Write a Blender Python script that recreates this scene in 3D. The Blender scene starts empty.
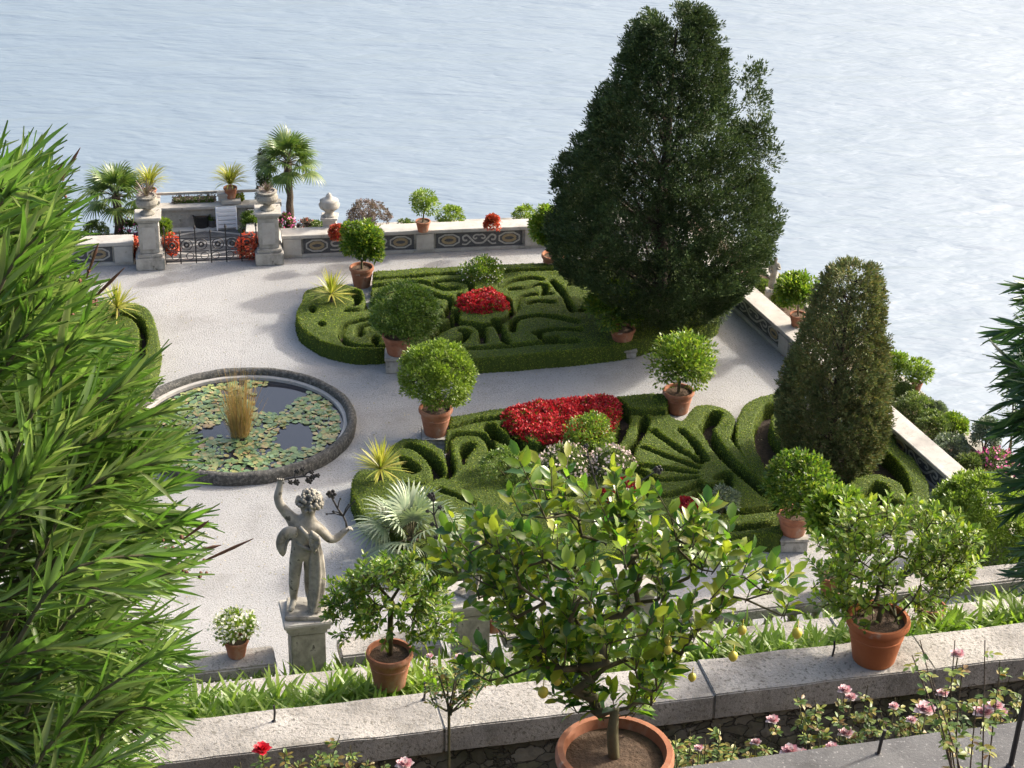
import bpy, bmesh, math, random
import numpy as np
from mathutils import Vector, Matrix, noise

R = math.radians
SC = bpy.context.scene
COL = SC.collection
random.seed(7)

# ------------------------------------------------------------------ camera
F = 2000.0
PITCH, ROLL = R(27.5), R(1.2)
CAM = Vector((0, 0, 22))
FW = Vector((0, math.cos(PITCH), -math.sin(PITCH)))
R0 = Vector((1, 0, 0))
U0 = Vector((0, math.sin(PITCH), math.cos(PITCH)))
RT = R0 * math.cos(ROLL) + U0 * math.sin(ROLL)
UP = U0 * math.cos(ROLL) - R0 * math.sin(ROLL)


def ray(px, py):
    return (FW * F + RT * (px - 512) - UP * (py - 384)).normalized()


def at(px, py, z=0.0):
    d = ray(px, py)
    return CAM + d * ((z - CAM.z) / d.z)


def atY(px, py, Y):
    d = ray(px, py)
    return CAM + d * (Y / d.y)


def mpp(p):
    return (Vector(p) - CAM).dot(FW) / F


def smooth(pts, n=6, closed=False):
    P = [Vector(p) for p in pts]
    if len(P) < 3:
        return P
    out, N = [], len(P)
    for i in range(N if closed else N - 1):
        if closed:
            a, b, c, d = P[i - 1], P[i], P[(i + 1) % N], P[(i + 2) % N]
        else:
            a, b, c, d = P[max(i - 1, 0)], P[i], P[i + 1], P[min(i + 2, N - 1)]
        for k in range(n):
            t = k / n
            out.append(0.5 * ((2 * b) + (c - a) * t + (2 * a - 5 * b + 4 * c - d) * t * t + (3 * b - a - 3 * c + d) * t ** 3))
    if not closed:
        out.append(P[-1])
    return out


# ------------------------------------------------------------------ objects
def tag(o, label=None, cat=None, group=None, kind=None):
    if label: o['label'] = label
    if cat: o['category'] = cat
    if group: o['group'] = group
    if cat and not kind: kind = 'thing'
    if kind: o['kind'] = kind
    return o


def thing(name, label, cat, loc=(0, 0, 0), rz=0.0, group=None):
    o = bpy.data.objects.new(name, None)
    COL.objects.link(o)
    o.empty_display_size = 0.2
    o.location = loc
    o.rotation_euler = (0, 0, rz)
    return tag(o, label, cat, group)


def children(o):
    return [c for c in COL.objects if c.parent == o]


def copy_tree(o, parent=None):
    kids = children(o)
    c = o.copy()
    COL.objects.link(c)
    c.parent = parent
    for k in kids:
        copy_tree(k, c)
    return c


def root_loc(o):
    while o.parent is not None:
        o = o.parent
    return Vector(o.location)


def link_mesh(name, me, m, parent=None, smooth_=False):
    o = bpy.data.objects.new(name, me)
    COL.objects.link(o)
    for mm in (m if isinstance(m, (list, tuple)) else [m]):
        me.materials.append(mm)
    if parent is not None:
        o.parent = parent
    if smooth_:
        me.polygons.foreach_set('use_smooth', [True] * len(me.polygons))
    return o


class MB:
    def __init__(s, off=(0, 0, 0)):
        s.v, s.f, s.off = [], [], Vector(off)

    def add(s, v, f):
        b = len(s.v)
        s.v += [tuple(Vector(p) - s.off) for p in v]
        s.f += [tuple(i + b for i in q) for q in f]

    def box(s, c, size, rz=0.0):
        cx, cy, cz = c
        x, y, z = size[0] / 2, size[1] / 2, size[2] / 2
        cs, sn = math.cos(rz), math.sin(rz)
        v = []
        for dz in (-z, z):
            for dx, dy in ((-x, -y), (x, -y), (x, y), (-x, y)):
                v.append((cx + dx * cs - dy * sn, cy + dx * sn + dy * cs, cz + dz))
        s.add(v, [(3, 2, 1, 0), (4, 5, 6, 7), (0, 1, 5, 4), (1, 2, 6, 5), (2, 3, 7, 6), (3, 0, 4, 7)])

    def prism(s, poly, z0, z1):
        n = len(poly)
        a = sum(poly[i][0] * poly[(i + 1) % n][1] - poly[(i + 1) % n][0] * poly[i][1] for i in range(n))
        if a < 0:
            poly = list(reversed(poly))
        v = [(p[0], p[1], z0) for p in poly] + [(p[0], p[1], z1) for p in poly]
        f = [tuple(range(n - 1, -1, -1)), tuple(range(n, 2 * n))]
        f += [(i, (i + 1) % n, n + (i + 1) % n, n + i) for i in range(n)]
        s.add(v, f)

    def bar(s, p, q, w, z0, z1, side=0.0):
        """a straight wall-like bar from p to q (xy), width w, shifted sideways (to the left of p->q) by side"""
        p, q = Vector((p[0], p[1])), Vector((q[0], q[1]))
        d = (q - p).normalized()
        n = Vector((-d.y, d.x))
        a, b = n * (side + w / 2), n * (side - w / 2)
        s.prism([p + a, q + a, q + b, p + b], z0, z1)

    def tube(s, pts, r, n=6, cap=True):
        pts = [Vector(p) for p in pts]
        if not isinstance(r, (list, tuple)):
            r = [r] * len(pts)
        t = (pts[1] - pts[0]).normalized()
        ref = Vector((0, 0, 1)) if abs(t.z) < 0.9 else Vector((1, 0, 0))
        u = t.cross(ref).normalized()
        v, f = [], []
        for i, p in enumerate(pts):
            t = (pts[min(i + 1, len(pts) - 1)] - pts[max(i - 1, 0)])
            if t.length < 1e-9: t = Vector((0, 0, 1))
            t.normalize()
            u = (u - t * u.dot(t))
            u = u.normalized() if u.length > 1e-6 else t.orthogonal().normalized()
            w = t.cross(u)
            for k in range(n):
                a = 2 * math.pi * k / n
                v.append(p + (u * math.cos(a) + w * math.sin(a)) * r[i])
        for i in range(len(pts) - 1):
            for k in range(n):
                k2 = (k + 1) % n
                f.append((i * n + k, i * n + k2, (i + 1) * n + k2, (i + 1) * n + k))
        if cap:
            f.append(tuple(range(n - 1, -1, -1)))
            f.append(tuple((len(pts) - 1) * n + k for k in range(n)))
        s.add(v, f)

    def lathe(s, prof, n=24, c=(0, 0, 0), jit=0.0):
        v, f = [], []
        for (r, z) in prof:
            for k in range(n):
                a = 2 * math.pi * k / n
                rr = max(r, 1e-4)
                v.append((c[0] + rr * math.cos(a), c[1] + rr * math.sin(a), c[2] + z))
        for i in range(len(prof) - 1):
            for k in range(n):
                k2 = (k + 1) % n
                f.append((i * n + k, i * n + k2, (i + 1) * n + k2, (i + 1) * n + k))
        f.append(tuple(range(n - 1, -1, -1)))
        f.append(tuple((len(prof) - 1) * n + k for k in range(n)))
        s.add(v, f)

    def ball(s, c, r, n=8, sq=(1, 1, 1)):
        prof = []
        m = max(4, n // 2 + 1)
        v, f = [], []
        for i in range(m + 1):
            th = math.pi * i / m
            for k in range(n):
                a = 2 * math.pi * k / n
                v.append((c[0] + r * sq[0] * math.sin(th) * math.cos(a), c[1] + r * sq[1] * math.sin(th) * math.sin(a), c[2] - r * sq[2] * math.cos(th)))
        for i in range(m):
            for k in range(n):
                k2 = (k + 1) % n
                f.append((i * n + k, i * n + k2, (i + 1) * n + k2, (i + 1) * n + k))
        s.add(v, f)

    def build(s, name, m, parent=None, smooth_=False, bevel=0.0, loc=None, rough=0.0, cuts=0):
        me = bpy.data.meshes.new(name)
        me.from_pydata(s.v, [], s.f)
        if bevel > 0 or cuts:
            bm = bmesh.new()
            bm.from_mesh(me)
            if bevel > 0:
                bmesh.ops.bevel(bm, geom=list(bm.edges), offset=bevel, segments=2, affect='EDGES', clamp_overlap=True)
            if cuts:
                for e_ in range(6):
                    long_ = [e for e in bm.edges if e.calc_length() > cuts]
                    if not long_: break
                    bmesh.ops.subdivide_edges(bm, edges=long_, cuts=1, use_grid_fill=True)
            if rough:
                for q in bm.verts:
                    q.co += noise.noise_vector(q.co * 3.1) * rough
            bm.to_mesh(me)
            bm.free()
        me.update()
        o = link_mesh(name, me, m, parent, smooth_)
        if loc is not None:
            o.location = loc
        return o


# ------------------------------------------------------------------ leaf clouds
def tmpl_strip(st):
    """st: [(u, half width, w)] from base to tip, folded on the midrib"""
    v, f = [], []
    fold = 0.25
    for (u, hw, w) in st:
        v += [(u, -hw, w + 0), (u, 0, w - 0 * fold), (u, hw, w + 0)]
    for i in range(len(st) - 1):
        a, b = 3 * i, 3 * i + 3
        f += [(a, a + 1, b + 1, b), (a + 1, a + 2, b + 2, b + 1)]
    return np.array(v, float), f


T = {
    'diamond': (np.array([(0, 0, 0), (.5, .5, .06), (1, 0, 0), (.5, -.5, .06)], float), [(0, 1, 2, 3)]),
    'oval': (np.array([(0, 0, 0), (.28, .42, .07), (.68, .4, .05), (1, 0, -.1), (.68, -.4, .05), (.28, -.42, .07), (.3, 0, 0), (.7, 0, -.02)], float),
             [(0, 1, 6), (6, 1, 2, 7), (7, 2, 3), (0, 6, 5), (6, 7, 4, 5), (7, 3, 4)]),
    'lance': (lambda st: (np.array([p for (u, hw, w) in st for p in ((u, -hw, w + .02), (u, 0, w), (u, hw, w + .02))], float),
                          [q for i in range(len(st) - 1) for q in ((3 * i, 3 * i + 1, 3 * i + 4, 3 * i + 3), (3 * i + 1, 3 * i + 2, 3 * i + 5, 3 * i + 4))]))(
        [(0, .06, 0), (.2, .36, .015), (.45, .5, .01), (.72, .36, -.01), (1, .01, -.045)]),
    'strap': (lambda st: (np.array([p for (u, hw, w) in st for p in ((u, -hw, w), (u, hw, w))], float),
                          [(2 * i, 2 * i + 1, 2 * i + 3, 2 * i + 2) for i in range(len(st) - 1)]))(
        [(0, .4, 0), (.3, .5, .0), (.6, .45, -.08), (.85, .3, -.24), (.98, .03, -.40)]),
    'blade': (lambda st: (np.array([p for (u, hw, w) in st for p in ((u, -hw, w), (u, hw, w))], float),
                          [(2 * i, 2 * i + 1, 2 * i + 3, 2 * i + 2) for i in range(len(st) - 1)]))(
        [(0, .3, 0), (.35, .5, .0), (.7, .35, -.03), (1, .02, -.09)]),
}


def nrm(a):
    return a / np.maximum(np.linalg.norm(a, axis=1, keepdims=True), 1e-9)


def leaf_arrays(pos, ax, nr, L, W, tm):
    V, FC = T[tm]
    n = len(pos)
    ax = nrm(np.asarray(ax, float))
    nr = np.asarray(nr, float)
    nr = nrm(nr - ax * (nr * ax).sum(1, keepdims=True) + 1e-6)
    sd = np.cross(nr, ax)
    L = np.broadcast_to(L, (n,)).reshape(n, 1, 1)
    W = np.broadcast_to(W, (n,)).reshape(n, 1, 1)
    P = pos[:, None, :] + ax[:, None, :] * V[None, :, 0:1] * L + sd[:, None, :] * V[None, :, 1:2] * W + nr[:, None, :] * V[None, :, 2:3] * L
    k = len(V)
    ls, cnt = [], []
    for q in FC:
        cnt.append(len(q))
    flat = np.array([i for q in FC for i in q])
    loops = (np.arange(n)[:, None] * k + flat[None, :]).ravel()
    counts = np.tile(np.array(cnt), n)
    return P.reshape(-1, 3), loops, counts


def np_mesh(name, V, loops, counts, mi=None):
    me = bpy.data.meshes.new(name)
    me.vertices.add(len(V))
    me.vertices.foreach_set('co', np.asarray(V, np.float32).ravel())
    me.loops.add(len(loops))
    me.loops.foreach_set('vertex_index', np.asarray(loops, np.int32))
    me.polygons.add(len(counts))
    st = np.concatenate(([0], np.cumsum(counts)[:-1])).astype(np.int32)
    me.polygons.foreach_set('loop_start', st)
    me.polygons.foreach_set('loop_total', np.asarray(counts, np.int32))
    if mi is not None:
        me.polygons.foreach_set('material_index', np.asarray(mi, np.int32))
    me.update(calc_edges=True)
    me.validate()
    return me


def leaves(name, pos, ax, nr, L, W, tm, m, parent=None, off=None):
    pos = np.asarray(pos, float)
    if off is not None:
        pos = pos - np.array(off)[None, :]
    V, lo, ct = leaf_arrays(pos, ax, nr, L, W, tm)
    return link_mesh(name, np_mesh(name, V, lo, ct), m, parent)


def rnd_dirs(g, n):
    return nrm(g.normal(size=(n, 3)))


def crown(g, c, rad, k, per, cr, up=0.35, out=1.0, L=.1, fill=.15, low=-.75, rough=.12):
    """clumped leaf crown: k clumps on an ellipsoid (c, rad); returns pos, axis, normal"""
    c, rad = np.array(c, float), np.array(rad, float)
    d = rnd_dirs(g, k * 3)
    d = d[d[:, 2] > low][:k]
    k = len(d)
    rr = 1 - np.abs(g.normal(0, rough, k)) - cr
    rr = np.where(g.random(k) < fill, rr * g.random(k), rr)
    cc = c + d * rad * rr[:, None]
    crs = cr * rad.mean() * g.uniform(.7, 1.25, k)
    idx = np.repeat(np.arange(k), per)
    n = len(idx)
    e = nrm(rnd_dirs(g, n) + d[idx] * out * .8 + np.array([0, 0, up]) * .7)
    pos = cc[idx] + e * crs[idx][:, None] * (g.random((n, 1)) ** .45) * np.array([1, 1, .85])
    ax = e + rnd_dirs(g, n) * .55 + np.array([0, 0, up * .3])
    nr = np.array([0, 0, 1.0]) + e * .7 + rnd_dirs(g, n) * .75
    return pos, ax, nr, cc


def skeleton(targets, base, top, r0, g, mb, droop=0.0, n=5, rmin=.004):
    """branches from a trunk (base->top) to the targets by nearest attachment, pipe-model radii"""
    nodes = [Vector(base), Vector(base).lerp(Vector(top), .5), Vector(top)]
    par = [-1, 0, 1]
    tg = sorted([Vector(t) for t in targets], key=lambda t: (t - nodes[2]).length)
    for t in tg:
        best, bd = 2, 1e9
        for i in range(2, len(nodes)):
            d = (t - nodes[i]).length + .25 * max(0, (nodes[i] - nodes[2]).length - (t - nodes[2]).length)
            if d < bd:
                best, bd = i, d
        a = nodes[best]
        m = max(1, int((t - a).length / .22))
        prev = best
        for j in range(1, m + 1):
            s = j / m
            p = a.lerp(t, s)
            if j < m:
                p += Vector(g.normal(0, .02, 3)) * (t - a).length * 1.4 + Vector((0, 0, 1)) * math.sin(s * math.pi) * (t - a).length * .1
            nodes.append(p)
            par.append(prev)
            prev = len(nodes) - 1
    w = [0.0] * len(nodes)
    has = [False] * len(nodes)
    for i in range(len(nodes) - 1, 0, -1):
        if not has[i]: w[i] += 1
        w[par[i]] += w[i]
        has[par[i]] = True
    tot = max(w[0], 1)
    rad = [max(rmin, r0 * (x / tot) ** .45) for x in w]
    # chains
    kids = {}
    for i in range(1, len(nodes)):
        kids.setdefault(par[i], []).append(i)
    def chain(i, start):
        pts, rs = [nodes[start]] if start is not None else [], [min(rad[start], rad[i] * 1.15)] if start is not None else []
        while True:
            pts.append(nodes[i]); rs.append(rad[i])
            ch = kids.get(i, [])
            if not ch: break
            ch = sorted(ch, key=lambda q: -w[q])
            for q in ch[1:]:
                chain(q, i)
            i = ch[0]
        if len(pts) > 1:
            mb.tube(pts, rs, n)
    chain(0, None)


# ------------------------------------------------------------------ materials
def new_mat(name):
    m = bpy.data.materials.new(name)
    m.use_nodes = True
    nt = m.node_tree
    nt.nodes.clear()
    out = nt.nodes.new('ShaderNodeOutputMaterial')
    return m, nt, out


def N(nt, t, **kw):
    n = nt.nodes.new(t)
    for k, v in kw.items():
        if k in n.inputs.keys():
            n.inputs[k].default_value = v
        else:
            setattr(n, k, v)
    return n


def c4(c):
    return (c[0], c[1], c[2], 1)


def ramp(nt, fac, stops):
    r = nt.nodes.new('ShaderNodeValToRGB')
    e = r.color_ramp.elements
    while len(e) < len(stops):
        e.new(.5)
    for x, (p, c) in zip(e, stops):
        x.position = p
        x.color = c4(c)
    nt.links.new(fac, r.inputs[0])
    return r.outputs[0]


def mat(name, cols, scale=4.0, rough=.85, bump=.0, bscale=30.0, spec=.25, spots=None, spot_scale=20.0, spot_at=.62, detail=8, bd=.01, stain=None, stain_scale=.9, stain_at=.52, coord='Object'):
    m, nt, out = new_mat(name)
    L = nt.links.new
    co = N(nt, 'ShaderNodeTexCoord').outputs[coord]
    nz = N(nt, 'ShaderNodeTexNoise', Scale=scale, Detail=detail, Roughness=.65)
    L(co, nz.inputs['Vector'])
    k = len(cols)
    col = ramp(nt, nz.outputs['Fac'], [(.3 + .4 * i / max(k - 1, 1), c) for i, c in enumerate(cols)])
    if spots is not None:
        n2 = N(nt, 'ShaderNodeTexNoise', Scale=spot_scale, Detail=5, Roughness=.6)
        L(co, n2.inputs['Vector'])
        mr = N(nt, 'ShaderNodeMapRange')
        mr.inputs[1].default_value, mr.inputs[2].default_value = spot_at, spot_at + .07
        L(n2.outputs['Fac'], mr.inputs[0])
        mx = N(nt, 'ShaderNodeMix', data_type='RGBA')
        L(mr.outputs[0], mx.inputs[0]); L(col, mx.inputs[6]); mx.inputs[7].default_value = c4(spots)
        col = mx.outputs[2]
    if stain is not None:
        mp = N(nt, 'ShaderNodeMapping')
        mp.inputs['Scale'].default_value = (1, 1, .45)
        L(co, mp.inputs['Vector'])
        n4 = N(nt, 'ShaderNodeTexNoise', Scale=stain_scale, Detail=9, Roughness=.72)
        L(mp.outputs[0], n4.inputs['Vector'])
        mr = N(nt, 'ShaderNodeMapRange')
        mr.inputs[1].default_value, mr.inputs[2].default_value = stain_at, stain_at + .16
        mr.inputs[4].default_value = .85
        L(n4.outputs['Fac'], mr.inputs[0])
        mx = N(nt, 'ShaderNodeMix', data_type='RGBA')
        L(mr.outputs[0], mx.inputs[0]); L(col, mx.inputs[6]); mx.inputs[7].default_value = c4(stain)
        col = mx.outputs[2]
    b = N(nt, 'ShaderNodeBsdfPrincipled')
    b.inputs['Roughness'].default_value = rough
    b.inputs['Specular IOR Level'].default_value = spec
    L(col, b.inputs['Base Color'])
    if bump:
        n3 = N(nt, 'ShaderNodeTexNoise', Scale=bscale, Detail=6, Roughness=.7)
        L(co, n3.inputs['Vector'])
        bp = N(nt, 'ShaderNodeBump', Strength=bump, Distance=bd)
        L(n3.outputs['Fac'], bp.inputs['Height'])
        L(bp.outputs[0], b.inputs['Normal'])
    L(b.outputs[0], out.inputs[0])
    return m


def leaf_mat(name, cols, trans=.35, rough=.42, spec=.4, tcol=(1.25, 1.4, .65), patch=.35, pscale=3.0, gain=1.3):
    """leaf colour varies leaf by leaf (random per island) and in slow patches"""
    m, nt, out = new_mat(name)
    L = nt.links.new
    g = N(nt, 'ShaderNodeNewGeometry')
    cols = [tuple(min(v * (1.0 if max(q) > .3 else gain), .6) for v in q) for q in cols]
    k = len(cols)
    col = ramp(nt, g.outputs['Random Per Island'], [(i / max(k - 1, 1), c) for i, c in enumerate(cols)])
    co = N(nt, 'ShaderNodeTexCoord').outputs['Object']
    nz = N(nt, 'ShaderNodeTexNoise', Scale=pscale, Detail=3)
    L(co, nz.inputs['Vector'])
    mr = N(nt, 'ShaderNodeMapRange')
    mr.inputs[1].default_value, mr.inputs[2].default_value = .3, .7
    mr.inputs[3].default_value, mr.inputs[4].default_value = 1 - patch, 1 + patch
    L(nz.outputs['Fac'], mr.inputs[0])
    mu = N(nt, 'ShaderNodeVectorMath', operation='SCALE')
    L(col, mu.inputs[0]); L(mr.outputs[0], mu.inputs['Scale'])
    b = N(nt, 'ShaderNodeBsdfPrincipled')
    b.inputs['Roughness'].default_value = rough
    b.inputs['Specular IOR Level'].default_value = spec
    L(mu.outputs[0], b.inputs['Base Color'])
    t = N(nt, 'ShaderNodeBsdfTranslucent')
    tm = N(nt, 'ShaderNodeVectorMath', operation='MULTIPLY')
    L(mu.outputs[0], tm.inputs[0]); tm.inputs[1].default_value = tcol
    L(tm.outputs[0], t.inputs[0])
    mx = N(nt, 'ShaderNodeMixShader', Fac=trans)
    L(b.outputs[0], mx.inputs[1]); L(t.outputs[0], mx.inputs[2]); L(mx.outputs[0], out.inputs[0])
    return m


M = {}
M['gravel'] = mat('pale gravel', [(.26, .257, .25), (.35, .346, .335)], scale=.35, stain=(.205, .20, .188), stain_scale=.5, stain_at=.54, rough=.95, bump=.9, bscale=26, bd=.03, spots=(.20, .19, .17), spot_scale=21, spot_at=.565)
M['stone'] = mat('weathered stone', [(.19, .18, .16), (.33, .315, .28), (.44, .42, .38)], scale=2.2, stain=(.11, .10, .08), stain_scale=1.5, stain_at=.53, bump=.5, bscale=25, spots=(.12, .11, .09), spot_scale=7, spot_at=.62)
M['pale_stone'] = mat('pale granite coping', [(.30, .285, .26), (.43, .41, .375)], scale=3, stain=(.17, .155, .13), stain_scale=1.6, stain_at=.56, bump=.4, bscale=40, spots=(.26, .24, .21), spot_scale=9, spot_at=.63)
M['coping'] = mat('lichened granite', [(.17, .16, .145), (.28, .265, .24), (.37, .35, .32)], scale=1.6, stain=(.10, .092, .075), stain_scale=1.3, stain_at=.55, bump=.8, bscale=30, bd=.02, spots=(.15, .14, .12), spot_scale=34, spot_at=.555)
M['granite'] = mat('grey granite', [(.07, .07, .073), (.125, .125, .125)], scale=2.5, stain=(.04, .04, .038), stain_scale=2.2, stain_at=.55, bump=.6, bscale=45, spots=(.22, .22, .215), spot_scale=38, spot_at=.6)
def rubble_mat():
    m, nt, out = new_mat('mossy rubble wall')
    L = nt.links.new
    co = N(nt, 'ShaderNodeTexCoord').outputs['Object']
    mp = N(nt, 'ShaderNodeMapping'); mp.inputs['Scale'].default_value = (1, 1, 1.9)
    L(co, mp.inputs['Vector'])
    nz = N(nt, 'ShaderNodeTexNoise', Scale=4.0, Detail=6)
    L(co, nz.inputs['Vector'])
    ad = N(nt, 'ShaderNodeMixRGB', blend_type='LINEAR_LIGHT'); ad.inputs[0].default_value = .28
    L(mp.outputs[0], ad.inputs[1]); L(nz.outputs['Color'], ad.inputs[2])
    v1 = N(nt, 'ShaderNodeTexVoronoi', Scale=5.2); L(ad.outputs[0], v1.inputs['Vector'])
    v2_ = N(nt, 'ShaderNodeTexVoronoi', Scale=5.2, feature='DISTANCE_TO_EDGE'); L(ad.outputs[0], v2_.inputs['Vector'])
    sp = N(nt, 'ShaderNodeSeparateColor'); L(v1.outputs['Color'], sp.inputs[0])
    col = ramp(nt, sp.outputs[0], [(0, (.07, .068, .05)), (.4, (.11, .105, .085)), (.75, (.17, .16, .135)), (1, (.10, .105, .06))])
    e_ = N(nt, 'ShaderNodeMapRange'); e_.inputs[1].default_value, e_.inputs[2].default_value = .0, .07
    L(v2_.outputs['Distance'], e_.inputs[0])
    mx = N(nt, 'ShaderNodeMix', data_type='RGBA'); L(e_.outputs[0], mx.inputs[0]); mx.inputs[6].default_value = (.062, .057, .045, 1); L(col, mx.inputs[7])
    mo = N(nt, 'ShaderNodeTexNoise', Scale=2.2, Detail=8); L(co, mo.inputs['Vector'])
    mr = N(nt, 'ShaderNodeMapRange'); mr.inputs[1].default_value, mr.inputs[2].default_value = .5, .68
    L(mo.outputs['Fac'], mr.inputs[0])
    m2 = N(nt, 'ShaderNodeMix', data_type='RGBA'); L(mr.outputs[0], m2.inputs[0]); L(mx.outputs[2], m2.inputs[6]); m2.inputs[7].default_value = (.04, .045, .018, 1)
    b = N(nt, 'ShaderNodeBsdfPrincipled', Roughness=.9); L(m2.outputs[2], b.inputs['Base Color'])
    h = N(nt, 'ShaderNodeMath', operation='ADD'); L(e_.outputs[0], h.inputs[0]); L(nz.outputs['Fac'], h.inputs[1])
    bp = N(nt, 'ShaderNodeBump', Strength=1, Distance=.06); L(h.outputs[0], bp.inputs['Height']); L(bp.outputs[0], b.inputs['Normal'])
    L(b.outputs[0], out.inputs[0])
    return m
M['rubble'] = rubble_mat()
M['statue'] = mat('old statue stone', [(.11, .105, .09), (.24, .225, .19), (.38, .36, .31)], scale=4.5, stain=(.055, .055, .045), stain_scale=4, stain_at=.56, bump=.4, bscale=30, spots=(.09, .085, .07), spot_scale=9, spot_at=.6)
M['dark_rim'] = mat('pebbled dark rim', [(.035, .035, .033), (.08, .078, .07), (.20, .19, .17)], scale=14, bump=1, bscale=22, bd=.04)
M['terracotta'] = mat('terracotta', [(.20, .075, .04), (.30, .125, .07), (.36, .19, .125)], scale=3, stain=(.33, .25, .19), stain_scale=2.6, stain_at=.55, bump=.15, bscale=30, spots=(.40, .30, .24), spot_scale=4.5, spot_at=.62)
M['terracotta2'] = mat('fresh terracotta', [(.32, .10, .04), (.40, .145, .06)], scale=3, bump=.15, bscale=30, spots=(.34, .20, .13), spot_scale=5, spot_at=.64)
M['soil'] = mat('soil', [(.05, .032, .02), (.13, .085, .055)], scale=12, bump=1, bscale=18, bd=.04)
M['dark_soil'] = mat('dark garden soil', [(.022, .017, .011), (.06, .042, .028)], scale=12, bump=1, bscale=18, bd=.04)
M['dark_bark'] = mat('dark conifer bark', [(.028, .022, .017), (.07, .055, .04)], scale=9, bump=.9, bscale=18, bd=.03)
M['mosaic'] = mat('dark pebble mosaic', [(.05, .05, .055), (.11, .11, .11)], scale=18, bump=.6, bscale=45)
M['mosaic_white'] = mat('white pebble inlay', [(.27, .26, .235), (.40, .385, .35)], scale=15, bump=.4, bscale=40)
M['mosaic_ochre'] = mat('ochre pebble inlay', [(.22, .17, .10), (.32, .25, .15)], scale=15, bump=.4, bscale=40)
M['iron'] = mat('black iron', [(.012, .012, .014), (.03, .028, .028)], scale=9, rough=.5, spec=.4)
M['white_plastic'] = mat('white plastic', [(.75, .76, .78), (.82, .83, .84)], scale=2, rough=.4)
M['bark'] = mat('bark', [(.06, .045, .033), (.15, .12, .09)], scale=9, bump=.9, bscale=18, bd=.03)
M['twig'] = mat('green brown twig', [(.05, .05, .025), (.11, .095, .05)], scale=9, bump=.3, bscale=40)
M['palm_trunk'] = mat('palm fibre', [(.05, .04, .03), (.14, .11, .08)], scale=14, bump=1, bscale=22, bd=.05)
M['paving'] = mat('pale paving', [(.42, .40, .37), (.54, .52, .48)], scale=1.4, bump=.2, bscale=30)
M['lemon'] = mat('lemon peel', [(.36, .33, .035), (.52, .42, .05)], scale=6, rough=.45, bump=.3, bscale=160, bd=.003, spec=.4)
M['dry'] = mat('dry brown pods', [(.10, .05, .035), (.19, .095, .06)], scale=20)

M['box'] = leaf_mat('box hedge leaf', [(.062, .092, .008), (.095, .135, .012), (.13, .175, .017), (.155, .15, .03)], trans=.25, rough=.6, spec=.2, patch=.3, pscale=1.6, gain=1.45)
M['box_core'] = mat('box hedge core', [(.03, .05, .006), (.06, .09, .011)], scale=18, bump=1, bscale=30, bd=.03)
M['yew'] = leaf_mat('dark conifer needles', [(.019, .034, .013), (.030, .05, .017), (.047, .066, .021)], trans=.15, rough=.55, spec=.25, patch=.35, pscale=.9, tcol=(1.2, 1.2, .7), gain=1.65)
M['cypress'] = leaf_mat('olive conifer needles', [(.048, .075, .028), (.07, .098, .036), (.10, .115, .045), (.125, .105, .05)], trans=.2, rough=.6, spec=.2, patch=.4, pscale=1.2, tcol=(1.3, 1.2, .6))
M['globe'] = leaf_mat('glossy evergreen leaf', [(.045, .085, .012), (.085, .14, .022), (.15, .20, .04)], trans=.3, rough=.35, patch=.2)
M['globe_light'] = leaf_mat('light evergreen leaf', [(.08, .13, .015), (.13, .19, .025), (.21, .26, .05)], trans=.35, rough=.35, patch=.2)
M['citrus'] = leaf_mat('citrus leaf', [(.03, .068, .010), (.055, .105, .014), (.10, .155, .02), (.18, .20, .03)], trans=.45, rough=.3, patch=.2)
M['lemon_leaf'] = leaf_mat('lemon leaf', [(.022, .065, .014), (.045, .10, .016), (.09, .155, .02), (.14, .19, .025), (.20, .21, .03)], trans=.48, rough=.27, spec=.5, patch=.2)
M['bright_bush'] = leaf_mat('fresh bush leaf', [(.05, .10, .012), (.09, .15, .018), (.14, .20, .025), (.19, .21, .035)], trans=.4, rough=.35, patch=.25)
M['oleander'] = leaf_mat('oleander leaf', [(.045, .095, .018), (.065, .13, .022), (.085, .145, .036), (.11, .165, .05), (.15, .185, .075)], trans=.42, rough=.34, spec=.5, patch=.3, pscale=2.5, tcol=(1.15, 1.28, .68), gain=1.28)
M['oleander_dark'] = leaf_mat('dark oleander leaf', [(.02, .05, .022), (.04, .085, .03), (.06, .11, .035)], trans=.3, rough=.34, patch=.25)
M['strap'] = leaf_mat('strap leaf', [(.09, .15, .02), (.13, .20, .03), (.18, .24, .05)], trans=.5, rough=.4, patch=.25, pscale=1.5)
M['yellow_strap'] = leaf_mat('yellow striped leaf', [(.16, .20, .03), (.34, .33, .06), (.48, .42, .12)], trans=.35, rough=.4, patch=.15)
M['palm'] = leaf_mat('palm blade', [(.04, .075, .018), (.07, .115, .025), (.12, .15, .04)], trans=.25, rough=.4, patch=.25)
M['grey_palm'] = leaf_mat('grey green palm blade', [(.12, .16, .10), (.19, .23, .15), (.26, .29, .19)], trans=.2, rough=.45, patch=.2)
M['red'] = leaf_mat('red petals', [(.13, .006, .012), (.30, .010, .016), (.46, .02, .028), (.58, .07, .06)], trans=.3, rough=.5, tcol=(1.2, 1, 1), patch=.15)
M['dark_red'] = leaf_mat('deep red petals', [(.22, .005, .012), (.38, .01, .02)], trans=.3, rough=.5, tcol=(1.2, 1, 1))
M['orange_red'] = leaf_mat('orange red flowers', [(.45, .05, .02), (.60, .09, .04), (.20, .10, .03)], trans=.3, rough=.5, tcol=(1.2, 1, 1))
M['pink'] = leaf_mat('pink petals', [(.82, .27, .31), (.85, .40, .42), (.86, .56, .55)], trans=.3, rough=.5, tcol=(1.05, 1, 1), patch=.1)
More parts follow.
